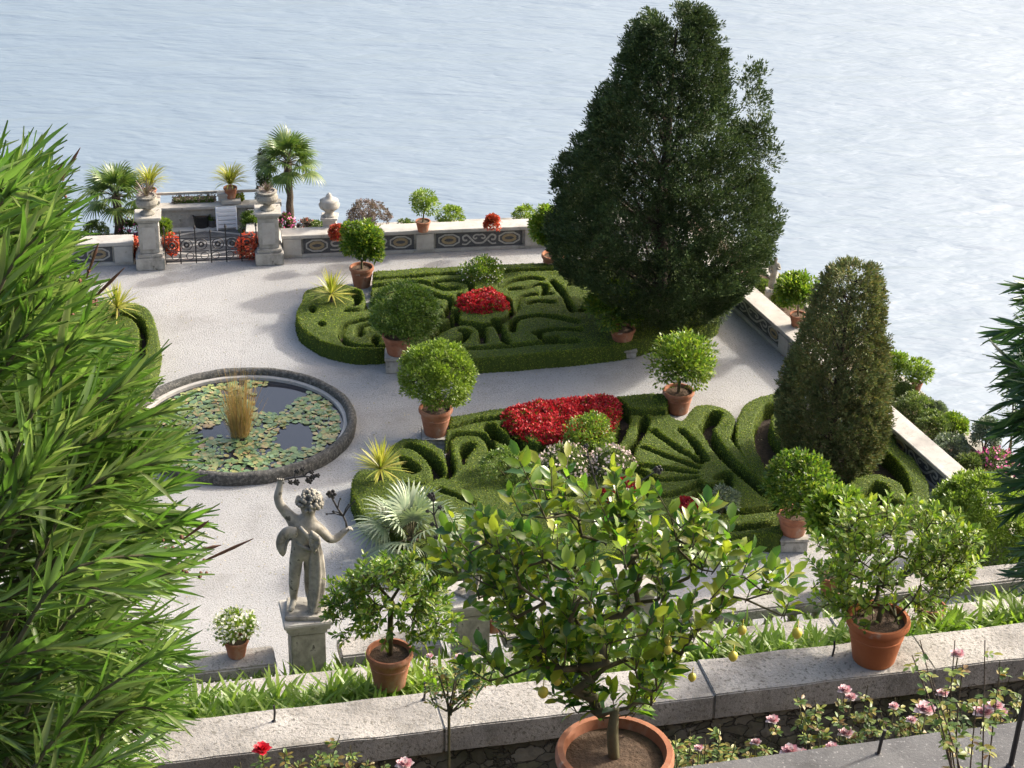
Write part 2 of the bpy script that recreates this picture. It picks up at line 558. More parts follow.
M['magenta'] = leaf_mat('magenta petals', [(.50, .07, .22), (.65, .16, .34)], trans=.3, rough=.5, tcol=(1.1, 1, 1))
M['white_petal'] = leaf_mat('white petals', [(.62, .60, .52), (.75, .72, .66), (.70, .55, .52)], trans=.25, rough=.5, tcol=(1, 1, 1), patch=.1)
M['cream_petal'] = leaf_mat('cream petals', [(.66, .62, .36), (.74, .72, .52)], trans=.25, rough=.5, tcol=(1, 1, 1), patch=.1)
M['rose_red'] = leaf_mat('red rose petals', [(.45, .008, .02), (.60, .02, .04)], trans=.25, rough=.5, tcol=(1.2, 1, 1), patch=.1)
M['rose_leaf'] = leaf_mat('rose leaf', [(.04, .075, .02), (.06, .105, .025), (.09, .14, .03), (.14, .17, .03), (.20, .17, .03), (.12, .06, .03)], trans=.35, rough=.45)
M['purple'] = leaf_mat('dull purple leaf', [(.08, .06, .055), (.13, .085, .085), (.15, .13, .10)], trans=.2, rough=.6)
M['reed'] = leaf_mat('dry reed', [(.30, .21, .09), (.46, .31, .13), (.38, .30, .11), (.22, .21, .07)], trans=.4, rough=.6, tcol=(1.2, 1.1, .8))
M['lily'] = leaf_mat('lily pad', [(.065, .115, .055), (.095, .155, .065), (.13, .18, .06), (.20, .20, .07), (.24, .17, .08)], trans=.0, rough=.35, spec=.5, patch=.25, pscale=1.4)
M['scrub'] = leaf_mat('mixed shrub leaf', [(.05, .085, .02), (.09, .13, .035), (.15, .17, .06)], trans=.3, rough=.5, patch=.4, pscale=.7)
M['grey_scrub'] = leaf_mat('grey shrub leaf', [(.09, .12, .08), (.14, .17, .12)], trans=.25, rough=.5)
M['hydr'] = leaf_mat('faded pink hydrangea petals', [(.52, .42, .36), (.62, .50, .45), (.50, .34, .32)], trans=.25, rough=.6, tcol=(1, 1, 1), patch=.15)

# ================================================================== light, sky, render
SUN_AZ, SUN_EL = R(61), R(30)
sun_dir = Vector((math.sin(SUN_AZ) * math.cos(SUN_EL), math.cos(SUN_AZ) * math.cos(SUN_EL), math.sin(SUN_EL)))
w = bpy.data.worlds.new("World")
SC.world = w
w.use_nodes = True
nt = w.node_tree
nt.nodes.clear()
sky = nt.nodes.new('ShaderNodeTexSky')
sky.sky_type = 'NISHITA'
sky.sun_disc = False
sky.sun_elevation, sky.sun_rotation = SUN_EL, SUN_AZ
sky.air_density, sky.dust_density, sky.ozone_density = 1.0, 8.0, 1.0
bg = nt.nodes.new('ShaderNodeBackground')
bg.inputs[1].default_value = 0.15
wo = nt.nodes.new('ShaderNodeOutputWorld')
nt.links.new(sky.outputs[0], bg.inputs[0])
nt.links.new(bg.outputs[0], wo.inputs[0])
sl = bpy.data.lights.new('sun', 'SUN')
sl.energy, sl.angle, sl.color = 2.25, R(3), (1, .96, .89)
so = bpy.data.objects.new('sun', sl)
COL.objects.link(so)
so.location = sun_dir * 60
so.rotation_euler = sun_dir.to_track_quat('Z', 'Y').to_euler()
cd = bpy.data.cameras.new('camera')
cd.sensor_fit, cd.sensor_width = 'HORIZONTAL', 36
cd.lens = 36 * F / 1024
cd.clip_start, cd.clip_end = .1, 6000
cam = bpy.data.objects.new('camera', cd)
COL.objects.link(cam)
mw = Matrix((RT, UP, -FW)).transposed().to_4x4()
mw.translation = CAM
cam.matrix_world = mw
SC.camera = cam
SC.view_settings.view_transform = 'Standard'
SC.view_settings.look = 'None'
SC.view_settings.gamma = 1
SC.view_settings.exposure = 1.42
SC.cycles.max_bounces = 6
SC.cycles.transparent_max_bounces = 4
SC.cycles.use_denoising = True

# ================================================================== ground lines
def v2(p): return Vector((p[0], p[1]))
def lint(p, q, r, s):
    p, q, r, s = map(v2, (p, q, r, s))
    d, e = q - p, s - r
    den = d.x * e.y - d.y * e.x
    t = ((r.x - p.x) * e.y - (r.y - p.y) * e.x) / den
    return p + d * t

WA, WB = v2(at(94, 266)), v2(at(529, 248))          # inner foot of the far wall
fd = (WB - WA).normalized()
fn = Vector((-fd.y, fd.x))                            # pointing out over the lake
RA, RB = v2(at(733, 286, .62)), v2(at(950, 477, .62))  # inner edge of the right wall
rd = (RB - RA).normalized()
rn = Vector((-rd.y, rd.x))                            # pointing out over the lake
CORNER = lint(WA, WB, RA, RB)
RE = RA + rd * 30
BA, BB = v2(at(190, 664, 9.6)), v2(at(830, 592, 9.6))  # balustrade line
bd_ = (BB - BA).normalized()
bn = Vector((-bd_.y, bd_.x))
def bline(px, z=9.6):
    """where the balustrade line is seen at picture column px"""
    p = at(px, 664 + (px - 190) * (592 - 664) / 640, z)
    return p

FARL = WA - fd * 14
# gravel court
mb = MB()
ins = bn * .25
gp = [v2(FARL), CORNER, RE, RE - bn * 8, BA - bd_ * 14 + bn * .3]
gp = [FARL, CORNER, RE, BB + bd_ * 9 + bn * .2, BA - bd_ * 14 + bn * .2]
mb.prism(gp, -.5, 0)
tag(mb.build('gravel_court', M['gravel']), kind='structure')
# shore terrace outside the walls
mb = MB()
OUTL, OUTC, OUTR = FARL + fn * 2.3, None, RE + rn * 2.1
OUTC = lint(FARL + fn * 2.3, CORNER + fn * 2.3, CORNER + rn * 2.1, RE + rn * 2.1)
mb.prism([FARL, CORNER, OUTC, OUTL], -7, -.25)
mb.prism([CORNER + fn * .002, RE, OUTR, OUTC], -7, -.252)
tag(mb.build('shore_terrace', M['soil']), kind='structure')
mb = MB()
mb.bar(OUTL, OUTC, .35, -6.9, -.2, .17)
mb.bar(OUTC, OUTR, .35, -6.9, -.196, .17)
q = mb.build('shore_wall', M['stone'])
tag(q, 'old grey stone wall rising from the lake at the outer edge of the plants', 'wall')

# lake
m, nt, out = new_mat('lake water')
L = nt.links.new
b = N(nt, 'ShaderNodeBsdfPrincipled')
b.inputs['Base Color'].default_value = (.115, .16, .20, 1)
b.inputs['Roughness'].default_value = .42
b.inputs['IOR'].default_value = 1.9
b.inputs['Specular IOR Level'].default_value = 1.0
tc = N(nt, 'ShaderNodeTexCoord').outputs['Object']
hs = None
for rz, sx, sy, sc, st in ((R(-9), .32, 1.0, .55, 1.0), (R(12), .35, 1.0, 1.5, .44), (R(-4), .5, 1.0, 4.2, .10), (R(-12), .25, 1.0, .13, .9)):
    mp = N(nt, 'ShaderNodeMapping')
    mp.inputs['Rotation'].default_value = (0, 0, rz)
    mp.inputs['Scale'].default_value = (sx, sy, 1)
    L(tc, mp.inputs['Vector'])
    nz = N(nt, 'ShaderNodeTexNoise', Scale=sc, Detail=3, Roughness=.5, Distortion=.4)
    L(mp.outputs[0], nz.inputs['Vector'])
    mu = N(nt, 'ShaderNodeMath', operation='MULTIPLY')
    L(nz.outputs['Fac'], mu.inputs[0]); mu.inputs[1].default_value = st
    if hs is None:
        hs = mu.outputs[0]
    else:
        ad = N(nt, 'ShaderNodeMath', operation='ADD')
        L(hs, ad.inputs[0]); L(mu.outputs[0], ad.inputs[1]); hs = ad.outputs[0]
bp = N(nt, 'ShaderNodeBump', Strength=1.0, Distance=.22)
L(hs, bp.inputs['Height']); L(bp.outputs[0], b.inputs['Normal'])
L(b.outputs[0], out.inputs[0])
M['lake'] = m
mb = MB()
mb.add([(-3000, -400, -5), (3000, -400, -5), (3000, 5000, -5), (-3000, 5000, -5)], [(0, 1, 2, 3)])
tag(mb.build('lake_water', M['lake']), kind='structure')

# ================================================================== inlaid garden walls
def ribbon(mb, o, u, n, pts, wd, th=.008):
    """flat inlay strip on a vertical face: o origin (xyz), u along, n outward; pts (s, z)"""
    P = [Vector((a, b)) for a, b in pts]
    v, f = [], []
    for i, p in enumerate(P):
        d = (P[min(i + 1, len(P) - 1)] - P[max(i - 1, 0)]).normalized()
        q = Vector((-d.y, d.x)) * wd / 2
        for e in (p + q, p - q):
            for k in (0.0, th):
                v.append(Vector(o) + Vector((u.x, u.y, 0)) * e.x + Vector((0, 0, 1)) * e.y + Vector((n.x, n.y, 0)) * k)
    for i in range(len(P) - 1):
        a, c = 4 * i, 4 * i + 4
        f += [(a + 1, a + 3, c + 3, c + 1), (a, a + 1, c + 1, c), (a + 2, c + 2, c + 3, a + 3)]
    mb.add(v, f)

def inlaid_wall(name, label, p, q, out, piers, H=.66, W=.46, rp=.0):
    """p->q inner foot line (2d), out = outward normal (2d)"""
    p, q = v2(p), v2(q)
    u = (q - p).normalized()
    Lw = (q - p).length
    t = thing(name, label, 'wall', (p.x, p.y, 0))
    off = (p.x, p.y, 0)
    inn = -out
    side = lambda a, b: (p + u * a, p + u * b)
    def slab(a, b, n0, n1, z0, z1, nm, m, bev=.0):
        A, B = side(a, b)
        mb = MB(off)
        mb.prism([A + out * n0, B + out * n0, B + out * n1, A + out * n1], z0, z1)
        return mb.build(nm, m, t, bevel=bev)
    slab(0, Lw, .05, W, -.3, H - .1, 'wall_body', M['stone'])
    slab(0, Lw, -.03, .05 - .003, 0, .09, 'plinth', M['pale_stone'], .008)
    slab(-.02, Lw + .02, -.05, W + .05, H - .1, H, 'coping', M['pale_stone'], .012)
    for a in piers:
        slab(a - .24, a + .24, -.07, .048, .092, H - .104, 'pier', M['pale_stone'], .008)
    cuts = sorted([0] + list(piers) + [Lw])
    g = random.Random(hash(name) % 99 if False else len(name))
    for a, b in zip(cuts[:-1], cuts[1:]):
        a, b = a + .27, b - .27
        if b - a < .5: continue
        n = max(1, round((b - a) / 2.6))
        for i in range(n):
            s0, s1 = a + (b - a) * i / n + .03, a + (b - a) * (i + 1) / n - .03
            z0, z1 = .10, H - .12
            pn = slab(s0, s1, .028, .047, z0, z1, 'inlay_panel', M['mosaic'])
            o = Vector((p.x, p.y, 0)) + Vector((out.x, out.y, 0)) * .0275
            zc, hz = (z0 + z1) / 2, (z1 - z0) / 2
            wm, om = MB(off), MB(off)
            Ls = s1 - s0
            for e, sg in ((s0 + .36, 1), (s1 - .36, -1)):
                oc = [(e + .30 * math.cos(k * math.pi / 4 + .39), zc + hz * .78 * math.sin(k * math.pi / 4 + .39)) for k in range(9)]
                ribbon(wm, o, u, inn, oc, .045)
                oi = [(e + .17 * math.cos(k * math.pi / 6), zc + hz * .40 * math.sin(k * math.pi / 6)) for k in range(13)]
                ribbon(om, o, u, inn, oi, .075)
                om.build('ochre_ring', M['mosaic_ochre'], pn); om = MB(off)
                wm.build('white_frame', M['mosaic_white'], pn); wm = MB(off)
            m_ = (s0 + s1) / 2
            hl = max(.25, Ls / 2 - .72)
            for sg in (-1, 1):
                sp = [(m_ + sg * hl * x, zc + hz * y) for x, y in ((0, -.55), (.25, -.45), (.5, .1), (.72, .55), (.95, .35), (.9, -.1), (.7, -.1))]
                ribbon(wm, o, u, inn, smooth(sp, 5), .05)
                sp = [(m_ + sg * hl * x, zc + hz * y) for x, y in ((0, .55), (.2, .6), (.35, .3), (.25, .05), (.12, .2))]
                ribbon(wm, o, u, inn, smooth(sp, 5), .04)
                sp = [(m_ + sg * hl * x, zc + hz * y) for x, y in ((.5, -.2), (.75, -.65), (1.0, -.6))]
                ribbon(wm, o, u, inn, smooth(sp, 5), .04)
            wm.build('white_scroll', M['mosaic_white'], pn)
    return t

def on_wall(px, base=(529, 248)):
    """distance along the far wall seen at column px"""
    y = 266 + (px - 94) * (248 - 266) / (529 - 94)
    return (v2(at(px, y)) - WA).dot(fd)
s_l, s_r = on_wall(134), on_wall(283)
inlaid_wall('inlaid_wall', 'low garden wall with mosaic panels left of the iron gate, behind the left palm', FARL, WA + fd * s_l, fn, [(WA - FARL).length + s_l - .25])
p0 = WA + fd * s_r
inlaid_wall('inlaid_wall', 'long low wall with mosaic panels right of the iron gate, facing the far parterre', p0, CORNER - fd * .05, fn,
            [.26, on_wall(425) - s_r, on_wall(533) - s_r])
inlaid_wall('inlaid_wall', 'pale coped mosaic wall running diagonally from the huge conifer past the olive cypress', CORNER + rd * .55, RE, rn,
            [.3] + [RA_s for RA_s in ((v2(at(787, 333, .62)) - CORNER).dot(rd) - .55, (v2(at(884, 420, .62)) - CORNER).dot(rd) - .55)], H=.62)

# ================================================================== gate pillars, gate, landing
def gate_pillar(px, py, label):
    b = at(px, py)
    b = b + Vector((fn.x, fn.y, 0)) * .33
    t = thing('gate_pillar', label, 'pillar', b, math.atan2(fd.y, fd.x))
    mb = MB(); mb.box((0, 0, .17), (.76, .76, .34)); mb.box((0, 0, .39), (.66, .66, .1)); mb.build('base', M['stone'], t, bevel=.02)
    mb = MB(); mb.box((0, 0, .88), (.52, .52, .876)); mb.build('shaft', M['stone'], t, bevel=.015)
    mb = MB(); mb.box((0, -.265, .88), (.34, .02, .62)); mb.box((-.265, 0, .88), (.02, .34, .62)); mb.box((.265, 0, .88), (.02, .34, .62)); mb.build('raised_panel', M['pale_stone'], t, bevel=.004)
    mb = MB(); mb.box((0, 0, 1.36), (.58, .58, .08)); mb.box((0, 0, 1.44), (.70, .70, .075)); mb.build('cap', M['stone'], t, bevel=.015)
    mb = MB(); mb.lathe([(.2, 1.478), (.2, 1.52), (.12, 1.56), (.1, 1.62), (.18, 1.66), (.27, 1.72), (.30, 1.81), (.27, 1.90), (.22, 1.94), (.27, 1.97), (.27, 2.0), (.21, 2.01), (.19, 1.97), (0, 1.96)], 20)
    mb.build('urn', M['statue'], t, smooth_=False)
    return b

PL = gate_pillar(151, 270, 'left gate pillar with urn, pale face and mossy stone base')
PR = gate_pillar(270, 265, 'right gate pillar with urn, streaked dark grey and standing before red flowers')

gt = thing('iron_gate', 'black iron gate with rings between the two urn pillars', 'gate', (PL + PR) / 2, math.atan2(fd.y, fd.x))
half = (PR - PL).length / 2 - .36
mb = MB()
for i in range(7):
    x = -half + 2 * half * i / 6 + .03
    mb.tube([(x, 0, 0), (x, 0, 1.0 if i % 2 == 0 else .86)], .018, 6)
    mb.lathe([(.03, 0), (.034, .03), (0, .12)], 6, (x, 0, 1.0 if i % 2 == 0 else .86))
mb.build('upright', M['iron'], gt)
for s, nm in ((-1, 'gate_leaf'), (1, 'gate_leaf')):
    mb = MB()
    x0, x1 = (s * .03, s * half * .97)
    for z in (.07, .34, .72):
        mb.tube([(x0, .02, z), (x1, .02, z)], .014, 6)
    for k in range(3):
        cx, cz = x0 + (x1 - x0) * (k + .5) / 3, .53
        mb.tube([(cx + .15 * math.cos(a * math.pi / 8), .02, cz + .15 * math.sin(a * math.pi / 8)) for a in range(17)], .013, 5, False)
        mb.tube([(cx + .06 * math.cos(a * math.pi / 4), .02, cz + .06 * math.sin(a * math.pi / 4)) for a in range(9)], .03, 5, False)
        cx, cz = x0 + (x1 - x0) * (k + .3) / 3, .2
        mb.tube([(cx + .1 * math.cos(a * math.pi / 8), .02, cz + .1 * math.sin(a * math.pi / 8)) for a in range(17)], .012, 5, False)
    mb.build(nm, M['iron'], gt)

# landing beyond the gate, paved
GC = (v2(PL) + v2(PR)) / 2
GW = (v2(PR) - v2(PL)).length / 2
LD = 3.1
def g2(x, y): return GC + fd * x + fn * y            # gate frame -> world
mb = MB()
mb.prism([g2(-GW - .4, .45), g2(GW + .4, .45), g2(GW + .4, LD), g2(-GW - .4, LD)], -7.2, -.05)
tag(mb.build('landing_paving', M['paving']), kind='structure')
mb = MB()
mb.prism([g2(-GW + .2, .5), g2(GW - .5, .5), g2(GW - .5, 2.3), g2(-GW + .2, 2.3)], -.048, -.040)
tag(mb.build('pebble_paving', M['granite']), kind='structure')
mb = MB()
def gline(a, b, wd=.09, z0=-.039, z1=-.034):
    mb.bar(g2(*a), g2(*b), wd, z0, z1)
x0, x1 = -GW + .25, GW - .55
xm = (x0 + x1) / 2
for k, (y0, y1) in enumerate(((.55, 1.4), (1.43, 2.28))):
    ym = (y0 + y1) / 2
    for i, (a, b) in enumerate((((x0, ym), (xm, y0)), ((xm, y0), (x1, ym)), ((x1, ym), (xm, y1)), ((xm, y1), (x0, ym)))):
        gline(a, b, z1=-.034 + .0012 * i + .003 * k)
tag(mb.build('paving_band', M['pale_stone']), kind='structure')
# far parapet
for (a, b, lab) in (((-GW - .4, LD - .5), (GW + .4, LD - .5), 'low grey parapet across the far end of the landing, behind white deck chairs'),):
    t = thing('parapet', lab, 'wall', tuple(g2(0, LD - .5)) + (-.05,), math.atan2(fd.y, fd.x))
    mb = MB(); mb.box((0, .15, .27), (2 * GW + .8, .3, .54)); mb.build('wall_body', M['stone'], t)
    mb = MB(); mb.box((0, .13, .58), (2 * GW + .9, .42, .08)); mb.build('coping', M['pale_stone'], t, bevel=.01)
    mb = MB(); mb.box((0, .55, .80), (2 * GW + .5, .06, .07))
    for k in range(5):
        mb.box((-GW + 2 * GW * k / 4, .55, .37), (.08, .08, .82))
    mb.build('back_rail', M['pale_stone'], t, bevel=.004)
for (x, lab) in ((-GW * .35, 'rust brown clipped box hedge on the landing parapet, left of the white post'), (GW * .32, 'dark clipped hedge on the landing parapet, right of the white post')):
    pass

def low_wall(a, b, lab, H=.5, W=.4, m='pale_stone'):
    A, B = g2(*a), g2(*b)
    t = thing('side_wall', lab, 'wall', (A.x, A.y, -.05))
    mb = MB((A.x, A.y, -.05)); mb.bar(A, B, W, -.05, H - .08); mb.build('wall_body', M['stone'], t)
    mb = MB((A.x, A.y, -.05)); mb.bar(A, B, W + .1, H - .08, H); mb.build('coping', M[m], t, bevel=.01)
low_wall((GW - .35, .8), (GW - .25, 2.4), 'low white coped wall right of the landing beyond the gate')
low_wall((-GW + .05, .8), (-GW + .0, 2.4), 'low white coped wall left of the landing beyond the gate', H=.4)

# ================================================================== terraces in the foreground
ZB, ZM, ZT, ZL = 9.6, 10.4, 12.4, 14.0
def rowline(p, q, z):
    a, b = v2(at(*p, z)), v2(at(*q, z))
    d = (b - a).normalized()
    return a, b, d, Vector((-d.y, d.x))
MA, MBp, md, mn = rowline((200, 697), (985, 612), ZM)
TA, TB, td, tn = rowline((200, 737), (1024, 640), ZT)      # middle of the big coping
LA, LB, ld_, ln = rowline((580, 779), (1024, 719), ZL)     # rear edge of the ledge

def strip_poly(a, b, d, n, e0, e1, s0, s1):
    return [a - d * e0 + n * s0, b + d * e1 + n * s0, b + d * e1 + n * s1, a - d * e0 + n * s1]

# retaining wall below the balustrade (setting) and beds
mb = MB(); mb.prism(strip_poly(BA, BB, bd_, bn, 12, 8, -1.0, .2), -.4, 8.65)
q = mb.build('retaining_wall', M['stone']); tag(q, 'tall stone retaining wall carrying the statue balustrade above the court', 'wall')
mb = MB()
mb.prism([BA - bd_ * 12 - bn * .25, BB + bd_ * 8 - bn * .25, MBp + md * 8, MA - md * 12], -.4, 9.05)
mb.prism([MA - md * 12 - mn * .01, MBp + md * 8 - mn * .01, TB + td * 8, TA - td * 12], -.4, 10.3)
mb.prism([TA - td * 12 - tn * .01, TB + td * 8 - tn * .01, LB + ld_ * 8, LA - ld_ * 12], -.4, 11.6)
tag(mb.build('planting_beds', M['soil']), kind='structure')
mb = MB()
mb.prism(strip_poly(LA, LB, ld_, ln, 12, 8, -3.4, -.3), -.4, ZL - .16)
q = mb.build('ledge_wall', M['rubble']); tag(q, 'dark rubble wall below the grey granite ledge, seen lowest in the garden', 'wall')
mb = MB()
mb.prism(strip_poly(LA, LB, ld_, ln, 12, 8, -3.5, 0), ZL - .158, ZL)
q = mb.build('granite_ledge', M['granite'], cuts=.6, bevel=.02, rough=.006); tag(q, 'broad grey granite ledge slab at the lower right corner of the garden', 'ledge')
mb = MB()
mb.prism([(-12, -6), (12, -6), (12, 6.1), (-12, 6.1)], -.4, 16.8)
tag(mb.build('upper_terrace', M['soil']), kind='structure')

# walls with coping stones
def coped_wall(name, label, a, b, d, n, z, W, th, z0, stones, m, mwall, e0=6, e1=4, rough=.012, bev=.010):
    A = a - d * e0
    B = b + d * e1
    t = thing(name, label, 'wall', (A.x, A.y, z0))
    off = (A.x, A.y, z0)
    mb = MB(off); mb.bar(A, B, W - .12, z0, z - th + .003)
    mb.build('wall_body', M[mwall], t)
    mb = MB(off); mb.bar(A + d * .05, B - d * .05, W - .035, z - th + .006, z - .016)
    mb.build('mortar', M['stone'], t)
    Lw = (B - A).length
    s = 0
    g = random.Random(int(z * 10))
    while s < Lw:
        e = min(Lw, s + stones * g.uniform(.75, 1.25))
        mb = MB(off); mb.bar(A + d * (s + .003), A + d * (e - .003), W + g.uniform(-.02, .02), z - th, z + g.uniform(-.008, .008), g.uniform(-.012, .012))
        mb.build('coping_stone', M[m], t, bevel=bev, cuts=.3, rough=rough)
        s = e
    return t
coped_wall('terrace_wall', 'broad lichened stone wall with thick coping carrying a potted bush, behind the rose bed', TA, TB, td, tn, ZT, .50, .24, 11.4, 2.3, 'coping', 'rubble')
coped_wall('terrace_wall', 'narrow stone wall half hidden among strap leaves, between the balustrade and the broad coping', MA, MBp, md, mn, ZM, .42, .2, 8.9, 1.6, 'coping', 'stone', rough=.008)

# balustrade: rail, balusters, plinth as parts of one thing; pedestals are things of their own
PUP = .33
BPED = [307, 470, 633]
bl = [v2(bline(x)) for x in BPED]
e0, e1 = BA - bd_ * 5, BB + bd_ * 5
t = thing('balustrade', 'grey stone balustrade with pale balusters between the statue pedestals', 'balustrade', (e0.x, e0.y, 8.65))
off = (e0.x, e0.y, 8.65)
ss = [(q - e0).dot(bd_) for q in bl]
TL = (e1 - e0).length
segs, s = [], 0
for c in ss:
    segs.append((s, c - .34)); s = c + .34
segs.append((s, TL))
for a, b_ in segs:
    mb = MB(off); mb.bar(e0 + bd_ * a, e0 + bd_ * b_, .36, 9.46, 9.6); mb.build('rail', M['coping'], t, bevel=.02, cuts=.3, rough=.006)
    mb = MB(off); mb.bar(e0 + bd_ * a, e0 + bd_ * b_, .34, 8.652, 8.8); mb.build('plinth', M['stone'], t, bevel=.01)
    k = max(1, int((b_ - a) / .27))
    for i in range(k):
        p = e0 + bd_ * (a + (b_ - a) * (i + .5) / k)
        if abs((p - BA).dot(bd_)) > 14 or (p - BA).dot(bd_) < -1.2 or (p - BA).dot(bd_) > 7: continue
        mb = MB(); mb.lathe([(.075, 0), (.075, .05), (.05, .08), (.085, .22), (.095, .3), (.05, .48), (.045, .55), (.075, .6), (.075, .66)], 10, (p.x - off[0], p.y - off[1], .15))
        mb.build('baluster', M['pale_stone'], t, smooth_=True)
for c, lab in zip(bl, ('square grey stone pedestal under the winged cherub with raised arm', 'stone pedestal with pale top, right of the potted tree and left of the lemon tree', 'stone pedestal under a statue, wholly behind the lemon tree foliage')):
    p = thing('stone_pedestal', lab, 'pedestal', (c.x, c.y, 8.65), math.atan2(bd_.y, bd_.x))
    p.scale = (.86, .86, 1)
    mb = MB(); mb.box((0, 0, .1), (.56, .56, .2)); mb.build('base', M['statue'], p, bevel=.015)
    mb = MB(); mb.box((0, 0, .58 + PUP / 2), (.42, .42, .758 + PUP)); mb.build('shaft', M['statue'], p, bevel=.012)
    mb = MB(); mb.box((0, 0, .99 + PUP), (.47, .47, .056)); mb.box((0, 0, 1.05 + PUP), (.54, .54, .06)); mb.box((0, 0, 1.105 + PUP), (.60, .60, .05)); mb.build('cap', M['stone'], p, bevel=.01)
PEDZ = 8.65 + 1.131 + PUP

# ================================================================== clipped box parterres
def zz(ox, oy, s, pts):
    return [(ox + x * s, oy + y * s) for x, y in pts]
Z2 = lambda *p: zz(280, 170, .29297, p)
Z5 = lambda *p: zz(480, 250, .17578, p)
Z6 = lambda *p: zz(350, 400, .18237, p)
Z7 = lambda *p: zz(600, 380, .23447, p)
Z4 = lambda *p: zz(720, 240, .36451, p)

def seg_dist(P, A, B):
    d = B - A
    t = np.clip(((P - A) @ d) / max(d @ d, 1e-12), 0, 1)
    return np.linalg.norm(P - (A + t[:, None] * d), axis=1)

def poly_sd(P, poly):
    poly = np.asarray(poly)
    n = len(poly)
    dist = np.full(len(P), 1e9)
    ins = np.zeros(len(P), bool)
    for i in range(n):
        a, b = poly[i], poly[(i + 1) % n]
        dist = np.minimum(dist, seg_dist(P, a, b))
        c = (a[1] > P[:, 1]) != (b[1] > P[:, 1])
        if abs(b[1] - a[1]) > 1e-12:
            x = (b[0] - a[0]) * (P[:, 1] - a[1]) / (b[1] - a[1]) + a[0]
            ins ^= c & (P[:, 0] < x)
    return np.where(ins, dist, -dist)

def line_d(P, pts):
    d = np.full(len(P), 1e9)
    for a, b in zip(pts[:-1], pts[1:]):
        d = np.minimum(d, seg_dist(P, a, b))
    return d

def w2(pts, h):
    return [(lambda p: (p.x, p.y))(at(x, y, h)) for x, y in pts]

def sm2(pts, n=5, closed=False):
    return [np.array((p.x, p.y)) for p in smooth([Vector((x, y, 0)) for x, y in pts], n, closed)]

